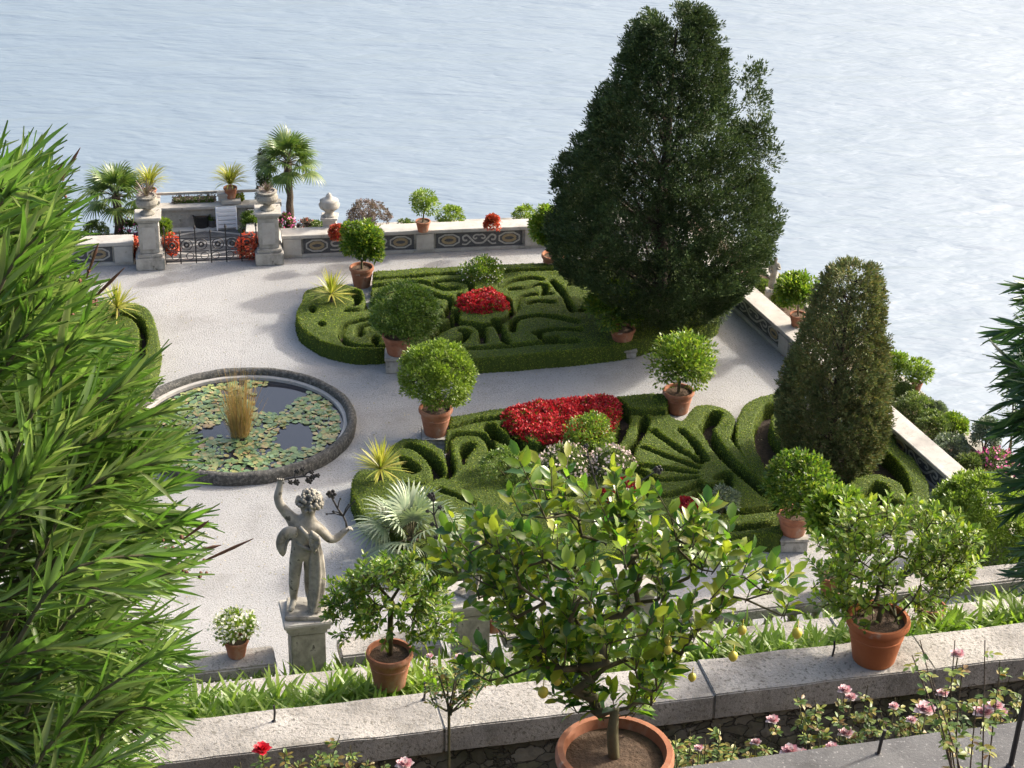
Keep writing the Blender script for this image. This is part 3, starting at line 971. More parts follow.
def parterre(label, group, outline, grooves, holes, strokes, h=.40, cell=.033, seed=1, dens=1500, names='hedge'):
    g = np.random.default_rng(seed)
    allp = []
    OL = sm2(w2(outline, h), 4, True) if outline else None
    GR = [(sm2(w2(p, h)), wd) for p, wd in grooves]
    HO = [sm2(w2(p, h), 4, True) for p in holes]
    ST = [(sm2(w2(p, h)), wd) for p, wd in strokes]
    src = (OL or []) + [q for p, wd in ST for q in p]
    A = np.array(src)
    lo, hi = A.min(0) - .5, A.max(0) + .5
    nx, ny = int((hi[0] - lo[0]) / cell) + 1, int((hi[1] - lo[1]) / cell) + 1
    X, Y = np.meshgrid(lo[0] + np.arange(nx) * cell, lo[1] + np.arange(ny) * cell, indexing='ij')
    P = np.stack([X.ravel(), Y.ravel()], 1)
    sd = np.full(len(P), -1e9)
    if OL is not None:
        sd = poly_sd(P, OL)
    act = sd > -.3
    Q = P[act]
    s_ = sd[act]
    for p, wd in GR:
        s_ = np.minimum(s_, line_d(Q, p) - wd * .56 - .006)
    for p in HO:
        s_ = np.minimum(s_, -poly_sd(Q, p))
    sd[act] = s_
    for p, wd in ST:
        sd = np.maximum(sd, wd / 2 - line_d(P, p))
    ph = np.sin(P[:, 0] * 5.1 + 1.3 * np.sin(P[:, 1] * 3.7)) + np.sin(P[:, 1] * 6.3 + 1.1 * np.sin(P[:, 0] * 4.1))
    sd = sd + ph * .008 + g.normal(0, .004, len(P))
    hz = h * np.clip(sd / .03, 0, 1) ** .3 + (sd > .02) * (ph * .005 + g.normal(0, .004, len(P)))
    hz = np.where(sd <= 0, -.03, hz).reshape(nx, ny)
    pos = (sd > 0).reshape(nx, ny)
    # connected pieces of hedge
    lab = np.zeros((nx, ny), int)
    cur = 0
    for i, j in zip(*np.nonzero(pos)):
        if lab[i, j]: continue
        cur += 1
        st = [(i, j)]
        lab[i, j] = cur
        while st:
            a, b = st.pop()
            for da, db in ((1, 0), (-1, 0), (0, 1), (0, -1)):
                c, d = a + da, b + db
                if 0 <= c < nx and 0 <= d < ny and pos[c, d] and not lab[c, d]:
                    lab[c, d] = cur
                    st.append((c, d))
    big = lab.copy()
    z = np.zeros_like(big)
    for dx, dy in ((1, 0), (-1, 0), (0, 1), (0, -1), (1, 1), (-1, -1), (1, -1), (-1, 1)):
        sh = np.roll(np.roll(lab, dx, 0), dy, 1)
        big = np.where(big == 0, sh, big)
    c0 = P.mean(0)
    base = np.array([A[:, 0].mean(), A[:, 1].min() + (A[:, 1].max() - A[:, 1].min()) / 2, 0])
    t = thing('box_parterre', label, 'hedge', tuple(base), 0, group)
    XY = np.stack([X, Y, hz], 2)
    gx, gy = np.gradient(hz, cell)
    cnt = 0
    for k in range(1, cur + 1):
        if (lab == k).sum() < 60: continue
        mk = big == k
        fm = mk[:-1, :-1] & mk[1:, :-1] & mk[1:, 1:] & mk[:-1, 1:]
        I, J = np.nonzero(fm)
        if not len(I): continue
        idx = -np.ones((nx, ny), int)
        used = np.zeros((nx, ny), bool)
        for a, b in ((0, 0), (1, 0), (1, 1), (0, 1)):
            used[I + a, J + b] = True
        idx[used] = np.arange(used.sum())
        V = XY[used] - base
        F4 = np.stack([idx[I, J], idx[I + 1, J], idx[I + 1, J + 1], idx[I, J + 1]], 1)
        # leaves over the surface, weighted by true area
        slope = np.sqrt(1 + gx[I, J] ** 2 + gy[I, J] ** 2)
        ar = np.minimum(slope, 9) * cell * cell
        n = int(ar.sum() * dens)
        pick = g.choice(len(I), n, p=ar / ar.sum())
        u, v = g.random(n), g.random(n)
        i, j = I[pick], J[pick]
        pz = (hz[i, j] * (1 - u) * (1 - v) + hz[i + 1, j] * u * (1 - v) + hz[i + 1, j + 1] * u * v + hz[i, j + 1] * (1 - u) * v)
        pp = np.stack([X[i, j] + u * cell, Y[i, j] + v * cell, pz], 1)
        nn = nrm(np.stack([-gx[i, j], -gy[i, j], np.ones(n)], 1))
        pp += nn * g.uniform(-.012, .008, (n, 1))
        ax = nrm(nn * .15 + rnd_dirs(g, n))
        nr = nn + rnd_dirs(g, n) * .35
        LV, ll, lc = leaf_arrays(pp - base, ax, nr, g.uniform(.022, .040, n), g.uniform(.017, .027, n), 'diamond')
        VV = np.concatenate([V, LV])
        loops = np.concatenate([F4.ravel(), ll + len(V)])
        counts = np.concatenate([np.full(len(F4), 4), lc])
        mi = np.concatenate([np.zeros(len(F4), int), np.ones(len(lc), int)])
        me = np_mesh(names, VV, loops, counts, mi)
        link_mesh(names, me, [M['box_core'], M['box']], t)
        cnt += 1
    return t, base

GRP = 'clipped box parterres in the gravel court'
# far parterre
ol1 = Z2((75, 440), (82, 415), (130, 395), (220, 390), (285, 408), (302, 440)) + [(370, 296), (373, 276), (374, 271)] + \
      [(400, 269), (456, 266), (544, 262), (600, 259), (660, 262), (700, 280), (718, 305), (712, 324), (655, 337), (640, 341), (612, 347)] + \
      [(540, 354), (470, 359), (430, 356), (389, 349)] + Z2((330, 612), (260, 612), (200, 603), (130, 580), (72, 540), (54, 500), (60, 470))
gr1 = [
    (Z2((318, 372), (450, 362), (620, 350), (760, 346), (900, 338), (1100, 335)), .12),
    (Z2((316, 396), (400, 386), (470, 380), (515, 390), (560, 404), (602, 402)), .14),
    (Z2((530, 382), (590, 377), (640, 383), (655, 402), (640, 420), (612, 424)), .13),
    (Z2((320, 425), (350, 408), (420, 400), (480, 408), (540, 430), (590, 440), (615, 462)), .16),
    (Z2((535, 470), (560, 466), (577, 480), (560, 500), (545, 500)), .10),
    (Z2((520, 530), (560, 528), (600, 505), (602, 478)), .13),
    (Z2((298, 415), (304, 440), (300, 462), (278, 474), (228, 478)), .15),
    (Z2((228, 420), (255, 414), (268, 436), (252, 456)), .16),
    (Z2((205, 562), (216, 530), (262, 514), (335, 505)), .13),
    (Z2((205, 565), (232, 592), (290, 602), (362, 600)), .10),
    (Z2((270, 560), (274, 535), (318, 524)), .17),
    (Z2((500, 612), (640, 610), (760, 602), (900, 588), (1010, 583)), .14),
    (Z2((515, 570), (560, 540), (610, 524), (660, 526), (690, 546), (692, 585)), .16),
    (Z2((600, 588), (625, 575), (640, 555), (622, 548)), .17),
    (Z2((735, 512), (772, 584)), .15),
    (Z2((795, 548), (800, 516), (850, 500), (930, 500), (1010, 518)), .15),
    (Z2((870, 556), (930, 545), (1020, 545)), .13),
    (Z2((880, 556), (896, 575), (940, 572)), .12),
    (Z2((755, 395), (792, 378), (860, 368), (890, 372)), .14),
    (Z2((790, 405), (840, 402), (880, 390), (905, 395), (900, 412)), .13),
    (Z2((800, 474), (808, 442), (850, 424), (920, 420)), .13),
    (Z2((850, 455), (880, 448), (930, 450)), .12),
    (Z2((930, 378), (960, 412), (1000, 480)), .13),
    (Z2((990, 390), (1060, 385), (1110, 410), (1080, 440)), .13),
    (Z2((1030, 480), (1090, 470), (1160, 480)), .13),
    ([(480 + 33 * math.cos(a), 309 + 16 * math.sin(a)) for a in [k * .3927 for k in range(17)]], .13),
]
ho1 = [Z2((100, 472), (112, 464), (124, 474), (112, 486)), Z2((128, 520), (142, 516), (156, 526), (140, 534)),
       Z2((315, 570), (335, 566), (338, 592), (318, 594)), Z2((248, 420), (262, 424), (262, 436), (248, 434))]
parterre('far box parterre of scrolls round an oval red flower bed beside the conifer', GRP, ol1, gr1, ho1, [], seed=3)
# near parterre
ol2 = Z6((6, 490), (10, 430), (55, 385), (130, 372), (190, 335), (205, 262), (272, 215), (345, 206), (430, 225), (500, 262), (520, 200)) + \
      Z6((545, 110), (545, 88), (640, 78), (840, 42)) + [(560, 403), (600, 398), (663, 393), (668, 412), (680, 420)] + \
      Z7((370, 152), (400, 115), (460, 100), (540, 118), (578, 160), (572, 205), (560, 250), (640, 330), (745, 420), (790, 480), (785, 650), (700, 660)) + \
      [(740, 536), (700, 543), (640, 550), (560, 560), (480, 566), (420, 560)] + Z6((290, 760), (200, 712), (120, 675), (60, 625), (25, 560))
Z8 = lambda *p: zz(512, 384, .5, p)
gr2 = [
    (Z8((386, 150), (365, 118), (338, 92)), 0.13),
    (Z8((376, 156), (335, 130), (296, 104), (282, 92)), 0.1),
    (Z8((370, 166), (325, 150), (290, 136), (262, 126)), 0.1),
    (Z8((366, 177), (320, 170), (280, 164), (246, 160)), 0.1),
    (Z8((368, 187), (330, 190), (290, 192), (250, 190)), 0.1),
    (Z8((374, 196), (345, 212), (305, 222), (270, 222)), 0.1),
    (Z8((384, 202), (362, 226), (340, 246)), 0.11),
    (Z8((398, 203), (388, 230), (378, 256)), 0.1),
    (Z8((412, 200), (416, 222), (414, 244)), 0.1),
    (Z6((325, 250), (385, 272), (440, 308), (480, 365), (482, 412)), .20),
    (Z6((270, 455), (350, 462), (430, 442), (486, 398)), .09),
    (Z6((528, 215), (534, 270), (552, 340), (555, 385), (535, 418)), .13),
    (Z6((545, 152), (680, 112), (840, 92)), .11),
    (Z6((548, 205), (580, 190), (650, 186), (720, 192), (768, 230), (775, 285), (750, 312)), .14),
    (Z6((765, 145), (830, 205), (920, 245), (1000, 268), (1080, 250)), .26),
    (Z6((775, 292), (850, 284), (925, 318), (955, 385), (1000, 400)), .16),
    (Z6((495, 488), (600, 532), (665, 565)), .09),
    (Z7((190, 165), (172, 230), (132, 282), (125, 345), (160, 385), (240, 425)), .17),
    (Z7((447, 195), (480, 250), (520, 310), (590, 380), (715, 488)), .22),
    (Z7((430, 540), (600, 562), (725, 545), (760, 520)), .16),
    (Z7((100, 648), (300, 655), (470, 645), (600, 628), (730, 612), (790, 590)), .17),
    (Z7((90, 128), (180, 140), (262, 135)), .24),
    (Z7((500, 420), (540, 400), (550, 450), (510, 470)), .14),
    ([(612, 398), (624, 410), (622, 430), (606, 446), (570, 450)], .2),
    ([(505, 425), (530, 445), (560, 450)], .2),
    (Z6((250, 560), (330, 545), (420, 560), (520, 620)), .10),
    ([(520, 510), (560, 495), (600, 500), (640, 520)], .16),
]
ho2 = [Z6((270, 312), (320, 320), (378, 362), (384, 388), (345, 405), (300, 388), (282, 350)),
       Z6((600, 252), (640, 234), (685, 240), (678, 275), (640, 315), (624, 352), (610, 320)),
       Z6((798, 352), (835, 318), (890, 326), (902, 348)), Z6((182, 585), (205, 570), (222, 590), (198, 612)),
       Z7((444, 150), (480, 130), (517, 140), (508, 172), (478, 202), (444, 192)),
       Z7((400, 308), (420, 296), (436, 310), (418, 322))]
parterre('near box parterre with a shell of radiating slits, around the long red flower bed', GRP, ol2, gr2, ho2, [], seed=5)
# right parterre: a bowed ring round the cypress
st4 = [([(786, 396), (770, 399), (757, 403), (748, 414), (745, 440), (755, 464), (772, 482), (800, 498), (850, 510), (890, 512), (917, 503), (918, 480), (905, 460), (890, 446), (884, 430)], .42),
       ([(800, 405), (783, 412), (777, 424), (785, 438)], .34),
       ([(850, 497), (856, 485), (874, 477), (894, 484), (898, 496)], .36)]
parterre('bowed box hedge ring round the foot of the olive brown cypress', GRP, None, [], [], st4, seed=7)
ol3 = [(40, 345), (60, 322), (84, 306), (112, 300), (146, 307), (157, 326), (158, 358), (140, 395), (100, 420), (50, 420)]
gr3 = [([(75, 340), (100, 318), (130, 315), (143, 330), (140, 360)], .14), ([(90, 372), (110, 345), (125, 350)], .14)]
parterre('rounded end of a box parterre behind the tall oleander leaves, with a yellow spiky plant', GRP, ol3, gr3, [], [], seed=9)
# earth under the parterres
for pts, zz_ in ((ol1, .004), (ol2, .0045), (ol3, .005), ([p for p in st4[0][0]], .0055)):
    mb = MB()
    P_ = sm2(w2(pts, .42), 4, True)
    c_ = sum(P_) / len(P_)
    n_ = len(P_)
    mb.add([(c_[0] + (p[0] - c_[0]) * .985, c_[1] + (p[1] - c_[1]) * .985, zz_) for p in P_], [tuple(range(n_))])
    tag(mb.build('bed_soil', M['dark_soil']), kind='structure')

# ================================================================== potted plants
def pot_profile(Rr, H):
    return [(0, 0), (.66 * Rr, 0), (.69 * Rr, .03 * H), (.86 * Rr, .60 * H), (.885 * Rr, .61 * H), (.885 * Rr, .64 * H), (.87 * Rr, .65 * H), (.93 * Rr, .83 * H), (1.0 * Rr, .84 * H),
            (1.035 * Rr, .88 * H), (1.035 * Rr, .95 * H), (1.0 * Rr, 1.0 * H), (.90 * Rr, 1.0 * H), (.87 * Rr, .95 * H), (.85 * Rr, .88 * H)]

def make_pot(t, Rr, H, m='terracotta', n=28):
    mb = MB(); mb.lathe(pot_profile(Rr, H), n)
    p = mb.build('pot', M[m], t, smooth_=False)
    for q in p.data.polygons: q.use_smooth = len(q.vertices) == 4
    p.data.set_sharp_from_angle(angle=R(35))
    mb = MB()
    v = [(0, 0, .90 * H)] + [(.86 * Rr * math.cos(a * math.pi / 10), .86 * Rr * math.sin(a * math.pi / 10), .885 * H) for a in range(20)]
    mb.add(v, [(0, i + 1, (i + 1) % 20 + 1) for i in range(20)])
    mb.build('soil', M['soil'], p)
    return p

def place(px, py, z, rim_px):
    """foot of a pot whose front bottom edge is seen at px,py on height z; rim width in pixels -> base point, rim radius"""
    b = at(px, py, z)
    r = rim_px * mpp(b) / 2
    b = at(px, py, z) + Vector((b.x - CAM.x, b.y - CAM.y, 0)).normalized() * r * .66
    return b, r

PG = 'trees in terracotta pots'
def potted(name, label, cat, foot, rim, H_r, cr, kind, seed, z=0.0, pm='terracotta', group=PG, trunk=True, foot_pt=None):
    """cr = crown centre px,py and radii in px (rx, ry)"""
    g = np.random.default_rng(seed)
    if foot_pt is not None:
        b = foot_pt
        Rr = rim * mpp(b) / 2
    else:
        b, Rr = place(foot[0], foot[1], z, rim)
    t = thing(name, label, cat, b, 0, group)
    H = Rr * H_r
    make_pot(t, Rr, H, pm)
    c = atY(cr[0], cr[1], b.y + cr[4] if len(cr) > 4 else b.y)
    k = mpp(c)
    rx, rz = cr[2] * k * 1.07, cr[3] * k * 1.07
    cl = Vector(c) - b
    spec = {
        'globe': ('globe', 220, 60, .22, .075, .036, 'diamond', .25, .09),
        'globe_light': ('globe_light', 220, 60, .22, .08, .04, 'diamond', .25, .06),
        'citrus': ('citrus', 95, 60, .30, .10, .05, 'diamond', .3, .14),
        'loose': ('bright_bush', 85, 60, .34, .10, .05, 'diamond', .3, .2),
        'small': ('globe_light', 45, 40, .3, .075, .036, 'diamond', .25, .12),
    }[kind]
    mm, kk, per, crr, Lf, Wf, tm, fill, rg = spec
    pos, ax, nr, cc = crown(g, cl, (rx, rx, rz), kk, per, crr, fill=fill, rough=rg)
    n = len(pos)
    mb = MB()
    idx = g.choice(len(cc), min(len(cc), 26), replace=False)
    top = Vector((cl.x * .3, cl.y * .3, max(H * .95, cl.z - rz * .75)))
    skeleton([cc[i] for i in idx], (0, 0, H * .85), top, max(.02, Rr * .11), g, mb)
    mb.build('trunk', M['twig'], t)
    leaves('foliage', pos, ax, nr, g.uniform(.75, 1.2, n) * Lf, g.uniform(.8, 1.2, n) * Wf, tm, M[mm], t)
    return t

def plinth_block(px, py, wpx, H, label, z=0.0):
    b = at(px, py, z)
    k = mpp(b)
    W = wpx * k
    b = b + Vector((0, W / 2, 0))
    t = thing('plinth_block', label, 'plinth', b, .05)
    mb = MB(); mb.box((0, 0, H * .4), (W, W, H * .8)); mb.build('block', M['stone'], t, bevel=.02)
    mb = MB(); mb.box((0, 0, H * .9 + .001), (W * 1.08, W * 1.08, H * .2)); mb.build('slab', M['stone'], t, bevel=.015)
    return b, H

CI = 'citrus tree'
potted('potted_tree', 'dense potted tree in a pinkish pot at the rear left corner of the far parterre', 'potted tree', (362, 289), 24, 1.75, (362, 243, 23, 25), 'citrus', 11)

def on_block(bh):
    return bh[0] + Vector((0, 0, bh[1] + .003))

bh = plinth_block(397, 374, 24, .42, 'stone plinth under the matt green globe tree at the front left of the far parterre')
potted('potted_tree', 'matt green globe tree on a stone plinth, front left of the far parterre', 'potted tree', None, 30, 1.35, (404, 313, 35, 31), 'globe', 12, foot_pt=on_block(bh))
bh = plinth_block(435, 445, 27, .14, 'low stone plinth under the bright glossy globe tree, between path and near parterre')
potted('potted_tree', 'bright glossy globe tree in a terracotta pot, on the gravel path between the two parterres', 'potted tree', None, 33, 1.75, (437, 376, 38, 36), 'globe_light', 13, foot_pt=on_block(bh))
bh = plinth_block(622, 359, 27, .22, 'mossy stone plinth under the potted tree at the front right corner of the far parterre')
potted('potted_tree', 'open potted citrus tree under the huge conifer, front right of the far parterre', 'potted tree', None, 25, 1.5, (617, 307, 33, 24), 'citrus', 14, foot_pt=on_block(bh))
potted('potted_tree', 'leafy potted tree standing on sunlit gravel at the rear of the near parterre', 'potted tree', (677, 416), 31, 1.55, (682, 361, 36, 30), 'loose', 15)
bh = plinth_block(793, 553, 27, .32, 'square stone plinth under the potted tree at the front right of the near parterre')
potted('potted_tree', 'upright potted tree in a red pot on a square plinth beside the near parterre', 'potted tree', None, 34, 1.35, (800, 485, 38, 34), 'citrus', 16, foot_pt=on_block(bh))
potted('potted_tree', 'potted tree peeping out from behind the left edge of the big conifer', 'potted tree', (553, 278), 24, 1.9, (546, 228, 17, 26), 'loose', 17)
ct = at(423, 223, .66)
potted('potted_tree', 'small round potted tree standing on the mosaic wall above the lake', 'potted tree', (423, 233), 15, 1.5, (425, 203, 16, 15), 'small', 18, z=.663)
potted('potted_tree', 'spreading potted tree standing on the diagonal mosaic wall beside the small draped statue', 'potted tree', (797, 328), 17, 1.5, (797, 291, 23, 20), 'loose', 19, z=.623)
potted('potted_tree', 'tiny round potted tree on the outer shore wall, right of the olive cypress', 'potted tree', (916, 392), 11, 1.6, (918, 371, 15, 13), 'small', 20, z=.004)

# ------------------------------------------------------------------ detailed potted trees of the terraces
def twig_tree(name, label, b, Rr, H, targets, trunk_top, r0, leafspec, seed, pm, per=9, lenc=.16, twigm='twig', group=PG, extra=None):
    g = np.random.default_rng(seed)
    t = thing(name, label, 'potted tree', b, 0, group)
    make_pot(t, Rr, H, pm, 48)
    tg = [Vector(p) - Vector(b) for p in targets]
    mb = MB()
    skeleton(tg, (0, 0, H * .8), Vector(trunk_top) - Vector(b), r0, g, mb, n=7)
    mm, tm, Lf, Wf = leafspec
    tt = Vector(trunk_top) - Vector(b)
    P, A, NN, LL = [], [], [], []
    for p in tg:
        d = (p - tt)
        d = (d.normalized() + Vector((0, 0, .45)) + Vector(g.normal(0, .35, 3))).normalized()
        ln = lenc * g.uniform(.7, 1.4)
        e = p + d * ln
        mb.tube([p - d * .02, p + d * ln * .5, e], [.0035, .003, .002], 4)
        for k in range(per):
            s = (k + g.random()) / per
            q = p.lerp(e, s)
            a = 2.4 * k + g.random()
            u = d.orthogonal().normalized()
            w_ = d.cross(u)
            sd = u * math.cos(a) + w_ * math.sin(a)
            ax = sd * (1.0 - .5 * s) + d * (.35 + .6 * s) + Vector(g.normal(0, .18, 3))
            P.append(q + sd * .008); A.append(ax)
            NN.append(d * .8 + Vector((0, 0, .7)) + Vector(g.normal(0, .35, 3)) - sd * .1)
            LL.append(Lf * g.uniform(.6, 1.15) * (1 - .25 * s))
    mb.build('trunk', M[twigm], t, smooth_=True)
    LL = np.array(LL)
    leaves('foliage', np.array(P), np.array(A), np.array(NN), LL, LL * Wf, tm, M[mm], t)
    return t, g

def px_targets(g, blobs, Y, n, jitter=1.0):
    """points inside ellipses given in the photo's columns and rows round depth Y: (cx, cy, rx, ry, weight)"""
    out = []
    wsum = sum(b[4] for b in blobs)
    for (cx, cy, rx, ry, wt) in blobs:
        for i in range(int(n * wt / wsum)):
            while True:
                x, y, q = g.uniform(-1, 1, 3)
                if x * x + y * y + q * q < 1: break
            c = atY(cx, cy, Y)
            k = mpp(c)
            dep = q * (rx + ry) / 2 * k * jitter
            out.append(atY(cx + x * rx, cy + y * ry, Y + dep))
    return out

g = np.random.default_rng(31)
# lemon tree
pb = at(615, 750, 14.55)
lb = Vector((pb.x, pb.y, ZL + .003))
Rl = .345
blobs = [(595, 580, 92, 66, 6), (520, 560, 58, 52, 3), (680, 575, 55, 42, 2), (610, 645, 90, 34, 2.8), (520, 625, 48, 55, 2), (560, 640, 45, 40, 1.2), (680, 630, 48, 28, 1), (590, 684, 36, 24, 1.0), (640, 678, 30, 22, .8), (560, 672, 40, 22, .7), (615, 700, 30, 16, .6), (585, 712, 26, 12, .5), (640, 708, 22, 12, .4), (750, 590, 30, 22, .6), (785, 618, 18, 12, .2), (500, 685, 20, 24, .3), (640, 522, 60, 26, 1.0), (545, 510, 40, 30, .8), (468, 570, 24, 36, .6), (610, 500, 30, 22, .4), (700, 545, 26, 22, .4)]
tg = px_targets(g, blobs, lb.y + .15, 265)
lt, gg = twig_tree('lemon_tree', 'large lemon tree with yellow fruit in a wide terracotta pot, nearest of all', lb, Rl, .55, tg, lb + Vector((-.02, .02, .66)), .036,
          ('lemon_leaf', 'oval', .135, .56), 32, 'terracotta', per=9, lenc=.18)
tr = [c for c in COL.objects if c.parent == lt and c.name.startswith('trunk')]
for i, (x, y, s) in enumerate(((797, 633, 1.0), (543, 692, 1.1), (557, 680, 1), (692, 677, .85), (733, 656, .95), (742, 630, .9), (668, 640, .8), (605, 634, 1.1), (668, 650, .8), (590, 612, .8))):
    p = atY(x, y, lb.y - .15 + .1 * (i % 4)) - lb
    s *= .82
    mb = MB()
    mb.lathe([(0, -.052 * s), (.008 * s, -.047 * s), (.02 * s, -.038 * s), (.033 * s, -.018 * s), (.036 * s, .004 * s), (.031 * s, .022 * s), (.016 * s, .036 * s), (.006 * s, .041 * s), (0, .042 * s)], 14, p)
    mb.tube([p + Vector((0, 0, .04 * s)), p + Vector((.005, .01, .09 * s))], .003, 4)
    mb.build('lemon', M['lemon'], lt, smooth_=True)

# bush in a pot on the broad coping
pb = at(872, 668, ZT)
bb, Rb = place(872, 670, ZT + .008, 62)
blobs = [(890, 555, 80, 45, 4), (850, 575, 42, 45, 2.4), (935, 565, 42, 40, 2), (890, 522, 55, 22, 1.4), (885, 608, 48, 18, 1.6), (955, 540, 20, 20, .4)]
tg = px_targets(g, blobs, bb.y + .1, 290)
twig_tree('potted_bush', 'bushy potted plant in an orange terracotta pot standing on the broad stone coping', bb, Rb, Rb * 1.62, tg, bb + Vector((.02, 0, .55)), .025, ('bright_bush', 'oval', .085, .52), 33, 'terracotta2', per=12, lenc=.13)

# potted tree in the strap leaves
bb, Rb = place(390, 693, 10.66, 46)
blobs = [(388, 600, 54, 38, 4), (358, 612, 26, 30, 1.3), (425, 618, 28, 28, 1.3), (390, 574, 34, 16, 1)]
tg = px_targets(g, blobs, bb.y, 240)
twig_tree('potted_tree', 'round headed potted tree among strap leaves, right of the cherub statue', bb, Rb, Rb * 1.75, tg, bb + Vector((.02, 0, .95)), .028, ('citrus', 'oval', .09, .48), 34, 'terracotta', per=12, lenc=.12)
# two more pots hidden behind the bush
bb, Rb = place(829, 592, 9.6, 26)
potted('potted_tree', 'pale leaved potted shrub standing on the balustrade rail, left behind the potted bush', 'potted tree', None, 27, 1.6, (838, 517, 33, 28), 'loose', 35, foot_pt=at(830, 592, 9.61))
q = at(929, 622, 9.61)
potted('potted_tree', 'potted shrub almost hidden behind the right side of the potted bush, pot rim showing', 'potted tree', None, 28, 1.7, (945, 560, 30, 34), 'loose', 36, foot_pt=at(929, 625, 10.402))

# small flower pots on the rail
def flower_pot(px, py, rim, label, cr, petals, seed, z=9.605, leafm='citrus', nfl=260):
    g = np.random.default_rng(seed)
    b, Rr = place(px, py, z, rim)
    t = thing('flower_pot', label, 'flower pot', b, 0, 'flower pots on the balustrade')
    make_pot(t, Rr, Rr * 1.55)
    c = atY(cr[0], cr[1], b.y) - b
    k = mpp(b)
    pos, ax, nr, cc = crown(g, c, (cr[2] * k, cr[2] * k, cr[3] * k), 30, 26, .3, fill=.3)
    leaves('foliage', pos, ax, nr, .05, .028, 'diamond', M[leafm], t)
    d = rnd_dirs(g, nfl); d = d[d[:, 2] > -.2]
    pp = np.array(c) + d * np.array((cr[2] * k, cr[2] * k, cr[3] * k)) * g.uniform(.85, 1.12, (len(d), 1))
    leaves('blossoms', pp, rnd_dirs(g, len(d)) + d * .3, d + rnd_dirs(g, len(d)) * .3, .04, .035, 'diamond', M[petals], t)
    return t
flower_pot(237, 660, 25, 'small pot of cream flowers standing on the balustrade left of the cherub statue', (235, 627, 23, 15), 'cream_petal', 41, leafm='globe_light', nfl=300)
flower_pot(493, 634, 22, 'small terracotta pot of white flowers on the balustrade, half hidden by lemon leaves', (497, 604, 20, 14), 'white_petal', 42)

